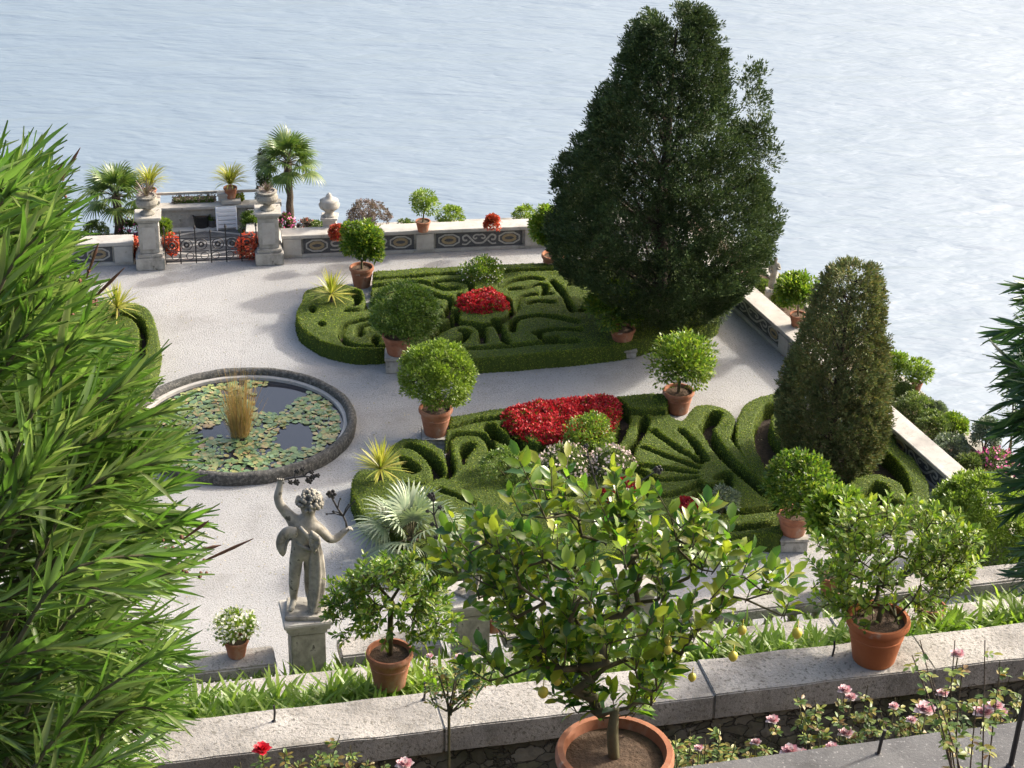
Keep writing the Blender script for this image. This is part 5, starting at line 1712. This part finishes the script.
flower_bed('small clump of deep red flowers glimpsed through the lemon tree leaves', [(600, 492), (612, 482), (632, 480), (642, 490), (636, 500), (612, 504)], .36, 1500, 'red', 163)
flower_bed('small clump of deep red flowers right of the lemon tree top', [(676, 504), (684, 498), (697, 502), (700, 514), (690, 522), (678, 516)], .36, 1300, 'dark_red', 164)

# ================================================================== statues
def skin(name, verts, edges, m, parent, sub=2, rough=.0, root=0):
    me = bpy.data.meshes.new(name)
    me.from_pydata([v[:3] for v in verts], edges, [])
    o = bpy.data.objects.new(name, me)
    COL.objects.link(o)
    o.modifiers.new('skin', 'SKIN')
    sv = me.skin_vertices[0].data
    for i, v in enumerate(verts):
        r = v[3]
        sv[i].radius = (r, r) if not isinstance(r, tuple) else r
        sv[i].use_root = i == root
    s = o.modifiers.new('sub', 'SUBSURF'); s.levels = s.render_levels = sub
    dg = bpy.context.evaluated_depsgraph_get()
    dg.update()
    me2 = bpy.data.meshes.new_from_object(o.evaluated_get(dg))
    bpy.data.objects.remove(o)
    if rough:
        for v in me2.vertices:
            v.co += noise.noise_vector(v.co * 9) * rough
    me2.materials.clear()
    return link_mesh(name, me2, m, parent, True)

def hand(V, E, wrist, d, up, s=.075, curl=.9):
    """five finger chains rooted at a palm vertex"""
    d = Vector(d).normalized(); sd = d.cross(Vector(up)).normalized(); nn = sd.cross(d)
    w_ = Vector(V[wrist][:3])
    palm = len(V); V.append((*(w_ + d * s * .5), s * .36)); E.append((wrist, palm))
    for k in range(4):
        o = sd * (k - 1.5) * s * .26
        a = w_ + d * s * .9 + o
        b = a + (d * .45 - nn * curl * .5) * s * .55
        c = b + (d * .0 - nn * curl) * s * (.38 if k in (1, 2) else .3)
        i = len(V)
        V += [(*a, s * .13), (*b, s * .12), (*c, s * .10)]
        E += [(palm, i), (i, i + 1), (i + 1, i + 2)]
    a = w_ + d * s * .45 + sd * s * -.5
    b = a + (d * .5 - nn * .5) * s * .5
    i = len(V)
    V += [(*a, s * .14), (*b, s * .12)]
    E += [(palm, i), (i, i + 1)]

def make_putto(b, rz, label, sc=.9, low=False):
    t = thing('cherub_statue', label, 'statue', b, rz)
    t.scale = (sc, sc, sc)
    mb = MB(); mb.box((0, 0, .025), (.46, .44, .05)); mb.build('plinth', M['statue'], t, bevel=.01)
    z0 = .05
    V = [(0, 0, .80, .108), (-.01, .01, .93, .098), (.02, .0, 1.10, .118), (.05, .0, 1.20, .085), (.070, .012, 1.265, .058),
         (.085, .03, 1.345, .12), (.09, .035, 1.42, .125), (.085, .03, 1.49, .08),
         (-.075, .0, .735, .088), (-.115, -.02, .42, .060), (-.125, -.005, .30, .058), (-.135, .02, .10, .036), (-.15, -.08, .055, .032), (-.17, -.16, .045, .022),
         (.075, .01, .735, .088), (.055, .07, .43, .060), (.045, .10, .30, .056), (.03, .13, .12, .036), (.055, .04, .06, .032), (.07, -.03, .045, .022),
         (-.10, .0, 1.185, .068), (-.245, -.01, 1.39, .052), (-.275, .0, 1.50, .046), (-.24, .01, 1.645, .034),
         (.17, .0, 1.12, .068), (.31, .03, .90, .050), (.375, .05, .905, .044), (.46, .08, .975, .033),
         (.11, .165, 1.36, .022)]
    if low:
        V[21], V[22], V[23] = (-.20, -.02, .97, .052), (-.25, .06, .95, .046), (-.33, .17, 1.06, .034)
    V = [(x, y, z + z0, r) for x, y, z, r in V]
    E = [(0, 1), (1, 2), (2, 3), (3, 4), (4, 5), (5, 6), (6, 7), (0, 8), (8, 9), (9, 10), (10, 11), (11, 12), (12, 13), (0, 14), (14, 15), (15, 16), (16, 17), (17, 18), (18, 19),
         (2, 20), (20, 21), (21, 22), (22, 23), (2, 24), (24, 25), (25, 26), (26, 27), (5, 28)]
    V = [(x, y, z, r * (1.14 if i not in (5, 6, 7, 28) else 1)) for i, (x, y, z, r) in enumerate(V)]
    hand(V, E, 23, (.10, 0, 1), (0, 1, 0), .085)
    hand(V, E, 27, (.75, .2, .55), (-.4, 0, 1), .085)
    skin('figure', V, E, M['statue'], t, 2, .004)
    # curly hair
    g = random.Random(4)
    mb = MB()
    for i in range(120):
        a, e = g.uniform(0, 6.28), math.asin(g.uniform(-.35, 1))
        d = Vector((math.cos(a) * math.cos(e), math.sin(a) * math.cos(e), math.sin(e)))
        if d.y > .35 and d.z < .35: continue
        p = Vector((.088, .03, 1.41 + z0)) + Vector((d.x * .14, d.y * .135, d.z * .135))
        mb.ball(p, g.uniform(.018, .032), 7)
    mb.build('hair', M['statue'], t, smooth_=True)
    # wings: thin feathered lobes with real thickness
    for pts, y0, tilt in (([(-.06, 1.16), (-.14, 1.19), (-.22, 1.16), (-.285, 1.06), (-.30, .94), (-.27, .84), (-.225, .79), (-.19, .84), (-.165, .95), (-.12, 1.03), (-.06, 1.05)], -.13, -.10),
                          ([(.10, 1.14), (.15, 1.12), (.20, 1.06), (.21, .98), (.17, .90), (.13, .84), (.09, .90), (.075, 1.0)], -.15, -.14)):
        P = [(p.x, p.z) for p in smooth([Vector((x, 0, z)) for x, z in pts], 4, True)]
        c = (sum(p[0] for p in P) / len(P), sum(p[1] for p in P) / len(P))
        mb = MB(); n = len(P); v, f = [], []
        for s_, th in ((0, 0), (.55, .028), (.9, .02), (1, 0), (.9, -.02), (.55, -.028), (0, 0)):
            for p in P:
                x, z = c[0] + (p[0] - c[0]) * max(s_, .01), c[1] + (p[1] - c[1]) * max(s_, .01)
                v.append((x, y0 + th + tilt * (abs(x) - .1) + .007 * math.sin(z * 95 + x * 30) * (th != 0), z + z0))
        for i in range(6):
            for k in range(n):
                f.append((i * n + k, i * n + (k + 1) % n, (i + 1) * n + (k + 1) % n, (i + 1) * n + k))
        mb.add(v, f); mb.build('wing', M['statue'], t, smooth_=True)
    # drapery: a sash over the hip and a fall of cloth to the plinth
    mb = MB()
    n, mrows = 22, 14
    v, f = [], []
    for i in range(mrows):
        s_ = i / (mrows - 1)
        z = .92 - .90 * s_
        cx, cy = .13 + .03 * math.sin(s_ * 3.1) - .02 * s_, -.055 - .03 * s_
        rx, ry = .055 + .012 * s_ + .028 * math.sin(s_ * 3.1), .05 + .02 * s_
        for k in range(n):
            a = 2 * math.pi * k / n
            q = 1 + .20 * math.sin(5 * a + s_ * 3.5) + .08 * math.sin(11 * a - s_ * 5)
            v.append((cx + rx * q * math.cos(a), cy + ry * q * math.sin(a), z + z0))
    for i in range(mrows - 1):
        for k in range(n):
            f.append((i * n + k, i * n + (k + 1) % n, (i + 1) * n + (k + 1) % n, (i + 1) * n + k))
    f.append(tuple(range(n)))
    mb.add(v, f)
    pts = [(-.02, -.135, 1.18), (.06, -.15, 1.08), (.12, -.14, .98), (.14, -.10, .92)]
    mb.tube([(x, y, z + z0) for x, y, z in pts], [.02, .026, .03, .03], 8)
    mb.tube([(.15, -.06, .90 + z0), (.08, -.12, .86 + z0), (.0, -.115, .90 + z0), (-.08, -.08, .95 + z0)], [.035, .028, .02, .012], 8)
    mb.build('drapery', M['statue'], t, smooth_=True)
    return t

def iron_branch(label, pts, offs, seed, blooms=6):
    """a wrought stem with leaves and round blossoms; pts are world points"""
    g = random.Random(seed)
    pts = [Vector(p) for p in pts]
    t = thing('iron_branch', label, 'iron flowers', pts[0])
    q = [p - pts[0] for p in pts]
    mb = MB(); mb.tube(q, [.014] + [.010] * (len(q) - 2) + [.007], 6)
    ends = []
    for o in offs:
        i = o[0]
        a = q[i]
        e = a + Vector(o[1:4])
        mb.tube([a, a.lerp(e, .5) + Vector((0, 0, .02)), e], [.008, .007, .006], 5)
        ends.append((e, o[4] * .85 if len(o) > 4 else .026))
    mb.build('stem', M['iron'], t)
    for e, r in ends + [(q[-1], .03)]:
        mb = MB()
        mb.ball(e, r * .55, 7)
        for k in range(6):
            a = k * 1.047
            d = Vector((math.cos(a), .35 * math.sin(a * 2), math.sin(a)))
            mb.ball(e + d * r * .7, r * .42, 6, (1, .6, 1))
        mb.build('blossom', M['iron'], t)
    return t

s0 = v2(bline(307))
putto_at = Vector((s0.x, s0.y, PEDZ + .002))
make_putto(putto_at, .05, 'weathered winged cherub statue with raised arm on the balustrade, holding iron flowers')
rot = Matrix.Rotation(.05, 3, 'Z')
def lp(x, y, z, base=putto_at, r=rot): return Vector(base) + r @ Vector((x, y, z + .05)) * .9
iron_branch('black iron flower sprig in the raised hand of the cherub statue', [lp(-.25, .03, 1.70), lp(-.18, .03, 1.715), lp(-.08, .03, 1.735), lp(.03, .03, 1.75), lp(.13, .03, 1.74)],
            [(2, .03, 0, .07), (2, .02, .02, -.07, .04), (3, -.01, 0, .08), (3, .05, .02, -.06, .045), (3, .08, 0, .05), (1, .05, .02, -.05), (4, .05, 0, .02)], 1)
iron_branch('black iron stem with round bud in the lower hand of the cherub statue', [lp(.50, .10, 1.02), lp(.49, .1, 1.10), lp(.46, .1, 1.18), lp(.40, .1, 1.28), lp(.34, .1, 1.42), lp(.33, .1, 1.46)],
            [(2, -.10, 0, .05, .018), (2, -.17, 0, .02, .015), (2, .06, 0, .14, .012), (2, .12, 0, .18, .012), (3, .03, 0, .12, .012), (5, 0, 0, .01, .06)], 2)
s1, s2 = v2(bline(470)), v2(bline(633))
make_putto(Vector((s1.x, s1.y, PEDZ + .002)), -.6, 'stone cherub statue standing behind the left side of the lemon tree', .58, True)
make_putto(Vector((s2.x, s2.y, PEDZ + .002)), .9, 'stone cherub statue hidden behind the middle of the lemon tree', .58, True)
q1 = Vector((s1.x, s1.y, PEDZ)) + Vector((-.33, .05, .78))
A_ = atY(449, 560, q1.y)
iron_branch('black iron flower sprig above the dwarf palm, left of the lemon tree', [A_, A_ + Vector((-.05, 0, .2)), A_ + Vector((-.12, 0, .38)), A_ + Vector((-.16, 0, .55)), A_ + Vector((-.17, 0, .75))],
            [(1, -.09, 0, .08, .03), (2, -.06, 0, .06, .03), (2, .10, 0, .06, .03), (3, -.07, 0, .05, .025), (3, .06, 0, .1, .03), (4, -.02, 0, .04, .05)], 3)
A_ = atY(606, 545, s2.y)
iron_branch('black iron branch with two dark balls among the top leaves of the lemon tree', [A_, A_ + Vector((-.04, 0, .45)), A_ + Vector((-.16, 0, .85)), A_ + Vector((-.22, 0, 1.05)), A_ + Vector((-.26, 0, 1.22))],
            [(1, .2, 0, .3, .02), (1, .55, 0, .5, .06), (2, .06, 0, .1, .02), (3, -.06, 0, .06, .02)], 4)

# small draped figure on the shore side of the right wall
p = at(766, 287, .3)
p = p + Vector((rn.x, rn.y, 0)) * .2
t = thing('draped_statue', 'small weathered draped figure standing beyond the diagonal wall against the lake', 'statue', (p.x, p.y, -.25))
t.scale = (.8, .8, .92)
mb = MB(); mb.box((0, 0, .24), (.42, .42, .48)); mb.build('pedestal', M['stone'], t, bevel=.01)
V = [(0, 0, .95, .12), (0, 0, 1.1, .115), (.01, 0, 1.25, .12), (.01, 0, 1.34, .05), (.02, -.01, 1.42, .075), (.02, -.01, 1.49, .06), (-.02, 0, .7, .14), (-.03, 0, .5, .16),
     (-.13, 0, 1.27, .05), (-.17, -.03, 1.1, .045), (-.09, -.1, 1.02, .04), (.14, 0, 1.27, .05), (.18, -.04, 1.12, .045), (.08, -.12, 1.2, .04)]
skin('figure', V, [(0, 1), (1, 2), (2, 3), (3, 4), (4, 5), (0, 6), (6, 7), (2, 8), (8, 9), (9, 10), (2, 11), (11, 12), (12, 13)], M['statue'], t, 2, .012)

# ================================================================== strap leaf beds (uncountable)
def strap_bed(name, label, a, b, d, n_, e0, e1, s0, s1, z, count, L, seed):
    g = np.random.default_rng(seed)
    Lw = (b - a).length + e0 + e1
    u, v = g.uniform(0, Lw, count) - e0, g.uniform(s0, s1, count)
    keep = np.array([noise.noise(Vector((x * 1.6, y * 2.2, seed))) > -.28 for x, y in zip(u, v)])
    u, v = u[keep], v[keep]
    k = len(u)
    P = np.stack([a.x + d.x * u + n_.x * v, a.y + d.y * u + n_.y * v, np.full(k, z)], 1)
    per = 11
    ii = np.repeat(np.arange(k), per)
    n = len(ii)
    az, el = g.uniform(0, 6.283, n), R(54) + np.abs(g.normal(.2, .28, n))
    ax = np.stack([np.cos(az) * np.cos(el), np.sin(az) * np.cos(el), np.sin(el)], 1)
    base = np.array((a.x, a.y, z))
    pos = P[ii] + np.stack([np.cos(az), np.sin(az), np.zeros(n)], 1) * .025 - base
    hgt = np.repeat(g.uniform(.75, 1.2, k), per)
    o = leaves(name, pos, ax, np.array([[0, 0, 1.0]]) + rnd_dirs(g, n) * .25, L * hgt * g.uniform(.7, 1.1, n), .045, 'strap', M['strap'])
    o.location = base
    tag(o, label, 'strap leaves', kind='stuff')
strap_bed('strap_leaves', 'bright green strap leaves filling the bed between the two stone walls', MA, MBp, md, mn, 2.0, 2.5, -2.4, -.35, 10.3, 3300, .46, 171)
strap_bed('strap_leaves', 'bright green strap leaves growing at the foot of the balustrade', BA, BB, bd_, bn, 1.2, 3.5, -1.15, -.3, 9.05, 1300, .52, 172)

# ================================================================== oleanders
def oleander(label, b, tips, m, seed, L=.15, wh=18, droopy=.0, lw=.135, span=.55):
    g = np.random.default_rng(seed)
    t = thing('oleander', label, 'shrub', b)
    B = Vector(b)
    P, A, NN, LL = [], [], [], []
    mb = MB()
    for tip, src in tips:
        s = Vector(src) - B
        e = Vector(tip) - B
        mid = s.lerp(e, .5) + Vector((0, 0, .10 + .1 * g.random())) + Vector(g.normal(0, .04, 3))
        pts = smooth([Vector((g.normal(0, .06), g.normal(0, .06), 0)) + Vector((0, 0, .02)), s * .62 + Vector((0, 0, .12)), s, mid, e], 6)
        mb.tube(pts, [.012 - .009 * i / (len(pts) - 1) for i in range(len(pts))], 5)
        tot = sum((pts[i + 1] - pts[i]).length for i in range(len(pts) - 1))
        a0 = g.uniform(0, 6.28)
        for k in range(wh):
            f_ = k / wh
            dist = tot - span * f_
            if dist < .05: break
            acc = 0
            for i in range(len(pts) - 1):
                l_ = (pts[i + 1] - pts[i]).length
                if acc + l_ >= dist:
                    q = pts[i].lerp(pts[i + 1], (dist - acc) / l_); d = (pts[i + 1] - pts[i]).normalized(); break
                acc += l_
            else:
                q, d = pts[-1], (pts[-1] - pts[-2]).normalized()
            u = d.orthogonal().normalized(); w_ = d.cross(u)
            op = R(12 + 30 * f_ + g.normal(0, 5))
            for j in range(3):
                a = a0 + k * 1.05 + j * 2.094 + g.normal(0, .15)
                sd = u * math.cos(a) + w_ * math.sin(a)
                P.append(q); A.append(d * math.cos(op) + sd * math.sin(op) + Vector(g.normal(0, .11, 3)) + Vector((0, 0, -.04 * f_)))
                NN.append(d - sd * .4 + Vector((0, 0, .25)) + Vector(g.normal(0, .12, 3)))
                LL.append(L * g.uniform(.6, 1.25) * (.55 + .5 * min(1, f_ * 3 + .2)))
    mb.build('stem', M['twig'], t)
    LL = np.array(LL)
    leaves('foliage', np.array(P, float), np.array(A, float), np.array(NN, float), LL, LL * lw, 'lance', M[m], t)
    return t

g = np.random.default_rng(181)
def edge_x(y):
    return float(np.interp(y, [120, 160, 210, 260, 300, 330, 380, 420, 470, 520, 560, 600, 650, 700, 768, 800], [10, 38, 58, 66, 84, 92, 136, 158, 176, 190, 186, 178, 172, 168, 150, 146]))
tips = []
ob = Vector((-2.35, 5.2, 16.8))
for i in range(290):
    y = g.uniform(150, 830)
    xe = edge_x(y)
    x = xe - 8 - abs(g.normal(0, 1)) * (xe + 60) * .42
    if i % 4 == 0: x = xe - g.uniform(2, 22)
    Y = g.uniform(4.3, 5.9)
    tip = atY(x, y, Y)
    d = Vector((.62, g.uniform(-.25, .25), 1.05 - .62 * (y - 128) / 700 + g.normal(0, .22))).normalized()
    src = tip - d * g.uniform(.6, .8)
    src = src.lerp(Vector((-2.1, 5.0, 18.2)), .12)
    tips.append((tip, src))
ol = oleander('tall oleander with narrow bright green leaves filling the left edge of the view', ob, tips, 'oleander', 182, L=.185, wh=13, lw=.10)
mb = MB()
for k in range(9):
    tip, src = tips[k * 25]
    a = .7 * k
    mb.tube([(.12 * math.cos(a), .12 * math.sin(a), -.05), tuple((Vector(src) - ob) * .55 + Vector((0, 0, .2))), tuple(Vector(src) - ob)], [.03, .02, .012], 7)
mb.build('trunk', M['bark'], ol)
# brown seed pods
for (x, y, Y, ang, ln) in ((52, 178, 5.0, .9, .05), (68, 168, 5.0, 1.0, .07), (92, 262, 4.9, 1.2, .06), (100, 292, 4.8, .8, .10), (215, 556, 4.9, .5, .13), (205, 549, 4.9, .3, .05), (196, 530, 4.8, .7, .05), (40, 190, 5, 1.3, .06)):
    p = atY(x, y, Y) - ob
    mb = MB()
    d = Vector((math.cos(ang), 0, math.sin(ang)))
    mb.tube([p - d * .05, p, p + d * ln * .5, p + d * ln], [.002, .004, .005, .001], 6)
    for i in range(7):
        r_ = random.Random(i + x)
        mb.ball(p - d * .06 + Vector((r_.uniform(-.05, .03), r_.uniform(-.02, .02), r_.uniform(-.04, .03))), r_.uniform(.004, .008), 5)
    mb.build('seed_pod', M['dry'], ol)
tips = []
ob2 = Vector((2.35, 6.0, 16.8))
for i in range(110):
    y = g.uniform(275, 590)
    xe = float(np.interp(y, [270, 330, 400, 460, 520, 590], [1022, 1004, 996, 1002, 1010, 1024]))
    x = xe + 6 + abs(g.normal(0, 1)) * 38
    tip = atY(x, y, g.uniform(5.6, 6.6))
    d = Vector((-.55, g.uniform(-.3, .3), .25 + g.normal(0, .25))).normalized()
    tips.append((tip, tip - d * g.uniform(.5, .7)))
o2 = oleander('dark leaved oleander shoots reaching in from the right edge', ob2, tips, 'oleander_dark', 183, L=.15, wh=30, span=.95)
mb = MB()
for k in range(6):
    tip, src = tips[k * 10]
    a = k
    mb.tube([(.1 * math.cos(a), .1 * math.sin(a), -.05), tuple((Vector(src) - ob2) * .55), tuple(Vector(src) - ob2)], [.03, .02, .012], 7)
mb.build('trunk', M['bark'], o2)
# far grey twiggy tree behind the right shoots
S('shrub', 'thin grey leaved shrub top seen behind the dark oleander shoots at the right edge', 'shrub', 1012, 458, 16, 70, 'grey_scrub', 184, z=-.25, k=40, per=24, cr=.3)

# ================================================================== roses
def bloom(mb_list, c, r, g, n=26):
    P, A, NN, LL = mb_list
    for i in range(n):
        s = (i + .5) / n
        el = R(80) - s * R(85)
        az = i * 2.39996
        d = Vector((math.cos(az) * math.cos(el), math.sin(az) * math.cos(el), math.sin(el)))
        P.append(c + d * r * .15 - Vector((0, 0, r * .3))); A.append(d + Vector((0, 0, .35))); NN.append(Vector((0, 0, 1)) - d * .6); LL.append(r * (.75 + .45 * s) * g.uniform(.9, 1.1))

def rose(name, label, b, stems, blooms, petal, seed, leafn=24, Lf=.055, sm='twig', standard=None):
    """stems: world point tips; blooms: (world point, radius)"""
    g = np.random.default_rng(seed)
    t = thing(name, label, 'rose', b)
    B = Vector(b)
    mb = MB()
    P, A, NN, LL = [], [], [], []
    root = Vector((0, 0, 0))
    if standard is not None:
        root = Vector(standard) - B
        mb.tube([Vector((0, 0, -.03)), root * .5 + Vector((.01, 0, 0)), root], [.013, .011, .012], 6)
    for tip in stems:
        e = Vector(tip) - B
        mid = root.lerp(e, .5) + Vector((0, 0, .05)) + Vector(g.normal(0, .055, 3))
        pts = smooth([root + Vector(g.normal(0, .012, 3)), mid, e], 6)
        mb.tube(pts, [.008 - .005 * i / (len(pts) - 1) for i in range(len(pts))], 5)
        for k in range(leafn):
            s = .35 + .65 * (k + g.random()) / leafn
            q = pts[min(int(s * (len(pts) - 1)), len(pts) - 1)]
            a = g.uniform(0, 6.28)
            sd = Vector((math.cos(a), math.sin(a), g.uniform(-.2, .5)))
            c = q + sd * .045
            for j, (dx, an) in enumerate(((.0, 0), (-.02, 1.1), (-.02, -1.1), (-.045, 1.1), (-.045, -1.1))):
                rt = Matrix.Rotation(an, 3, 'Z')
                P.append(c + sd * dx); A.append(rt @ sd + Vector((0, 0, -.1))); NN.append(Vector((0, 0, 1)) + Vector(g.normal(0, .3, 3))); LL.append(Lf * g.uniform(.7, 1.15))
    mb.build('stem', M[sm], t)
    if P:
        LL = np.array(LL)
        leaves('foliage', np.array(P, float), np.array(A, float), np.array(NN, float), LL, LL * .55, 'oval', M['rose_leaf'], t)
    for (c, r) in blooms:
        ml = ([], [], [], [])
        c = Vector(c) - B
        bloom(ml, c, r, g)
        L_ = np.array(ml[3])
        leaves('bloom', np.array(ml[0], float), np.array(ml[1], float), np.array(ml[2], float), L_, L_ * 1.0, 'oval', M[petal], t)
        mb = MB(); mb.tube([c + Vector((0, 0, -.16)), c + Vector((0, 0, -r * .3))], .004, 4); mb.build('flower_stalk', M['twig'], t)
    return t

def pxs(lst, Y): return [atY(x, y, Y) for x, y in lst]
YR = 11.3
def rb(px, Y=YR, z=11.6):
    p = atY(px, 800, Y); return Vector((p.x, Y, z))
rose('rose_bush', 'rose bush with one crimson red bloom below the left coping', rb(272), pxs([(262, 755), (240, 762), (285, 750), (300, 760), (325, 752), (340, 735), (310, 770)], YR), [(atY(262, 749, YR), .062)], 'rose_red', 191)
rose('rose_bush', 'rose bush with a pale pink bloom at the bottom edge, right of the crimson rose', rb(400), pxs([(405, 768), (385, 770), (425, 775)], YR), [(atY(405, 764, YR), .06)], 'pink', 192)
rose('rose_bush', 'standard rose on a thin bare stem with small pink blooms, left of the lemon pot', rb(446), pxs([(432, 662), (440, 672), (460, 668), (474, 672), (482, 684), (428, 682), (452, 655), (466, 690), (436, 694), (470, 660)], YR + .1),
     [(atY(460, 657, YR), .033), (atY(430, 656, YR), .025)], 'pink', 193, leafn=9, Lf=.04, standard=atY(449, 712, YR))
rose('rose_bush', 'sprawling rose bush with pink blooms directly right of the lemon pot', rb(715), pxs([(690, 730), (675, 745), (735, 742), (755, 735), (772, 748), (700, 752), (720, 725), (780, 720)], YR), [(atY(773, 720, YR), .045), (atY(756, 742, YR), .035), (atY(790, 751, YR - .2), .062), (atY(802, 754, YR - .2), .05)], 'pink', 194)
rose('rose_bush', 'yellowing rose bush with pale pink blooms below the potted bush', rb(840), pxs([(800, 712), (815, 700), (838, 695), (855, 708), (870, 700), (880, 720), (822, 725), (850, 728), (795, 690), (868, 685)], YR), [(atY(845, 690, YR), .048), (atY(851, 697, YR), .04), (atY(846, 733, YR), .05), (atY(832, 747, YR - .2), .045)], 'pink', 195)
rose('rose_bush', 'bare branched rose with big pink blooms standing over the granite ledge at lower right', Vector((atY(988, 800, 9.2).x, 9.2, ZL)), pxs([(912, 655), (930, 672), (955, 640), (963, 664), (985, 640), (1000, 668), (945, 690), (978, 690), (920, 640)], 9.2), [(atY(926, 709, 9.5), .058), (atY(958, 654, 9.3), .04), (atY(984, 712, 9.5), .055), (atY(996, 706, 9.5), .045), (atY(943, 693, 9.4), .035)], 'pink', 196, leafn=7, sm='bark')
rose('rose_bush', 'leafy rose bush with faded pink blooms at the far right below the coping', rb(1000, 11.4), pxs([(990, 690), (1010, 675), (1020, 695), (975, 700), (1030, 665), (960, 705), (1000, 660), (1025, 720)], 11.4), [(atY(1002, 712, 11.2), .04), (atY(912, 720, 11.3), .035)], 'pink', 197, leafn=18)

# iron stakes standing in the copings
for (x, y, z, ln, r, lab) in ((274, 722, ZT, .16, .009, 'short black iron stake in the broad coping near its left end'), (424, 700, ZT, .17, .009, 'short black iron stake in the broad coping left of the lemon tree'), (832, 658, ZT, .17, .009, 'short black iron stake in the broad coping left of the potted bush'), (878, 755, ZL, .20, .012, 'short leaning black iron stake on the granite ledge')):
    p = at(x, y, z - .01)
    t = tag((lambda m_: m_)(None) or (lambda mb: (mb.tube([(0, 0, 0), (.01, 0, ln * .6), (.025 if z == ZL else .005, 0, ln)], r, 8), mb.lathe([(r * 2, 0), (r * 2, .012), (r, .016)], 8), mb.build('iron_stake', M['iron'], loc=p))[2])(MB()), lab, 'stake', 'iron stakes in the stone copings')
p = at(1010, 768, ZL)
mb = MB(); mb.tube([(0, 0, 0), (.02, .02, .35), (.05, .04, .75)], .018, 8); mb.lathe([(.03, 0), (.03, .02), (.018, .03)], 8)
tag(mb.build('garden_pole', M['iron'], loc=p), 'dark green black pole rising at the lower right corner in front of the rose', 'pole')

# fallen leaves on the gravel
g = np.random.default_rng(201)
n = 900
px_, py_ = g.uniform(150, 780, n), g.uniform(262, 600, n)
P = np.array([tuple(at(x, y, .012)) for x, y in zip(px_, py_)])
A_ = rnd_dirs(g, n); A_[:, 2] *= .15
M['litter'] = leaf_mat('fallen leaf', [(.20, .17, .08), (.30, .26, .14), (.13, .10, .05), (.16, .18, .06)], trans=.0, rough=.7)
q = leaves('fallen_leaves', P - P.mean(0), A_, np.array([[0, 0, 1.0]]) + rnd_dirs(g, n) * .25, g.uniform(.03, .06, n), .03, 'diamond', M['litter'])
q.location = P.mean(0)
tag(q, 'scattered small fallen leaves on the gravel and clipped hedges', 'fallen leaves', kind='stuff')
rose('rose_bush', 'low leafy rose with few faded blooms between lemon pot and granite ledge', rb(690, 11.0), pxs([(660, 745), (675, 735), (690, 748), (705, 738), (720, 752), (655, 758), (735, 745)], 11.0), [(atY(699, 748, 10.9), .03)], 'pink', 198)
rose('rose_bush', 'tangled leafy rose with a faded bloom under the right half of the broad coping', rb(925, 11.5), pxs([(880, 708), (895, 698), (910, 712), (925, 695), (940, 712), (900, 722), (918, 705), (950, 700)], 11.5), [(atY(894, 706, 11.4), .035)], 'pink', 199)
rose('rose_bush', 'low leafy rose without blooms at the bottom edge between the crimson rose and standard rose', rb(345, 11.2), pxs([(330, 752), (350, 745), (368, 758), (315, 760), (385, 762), (345, 765)], 11.2), [], 'pink', 200)
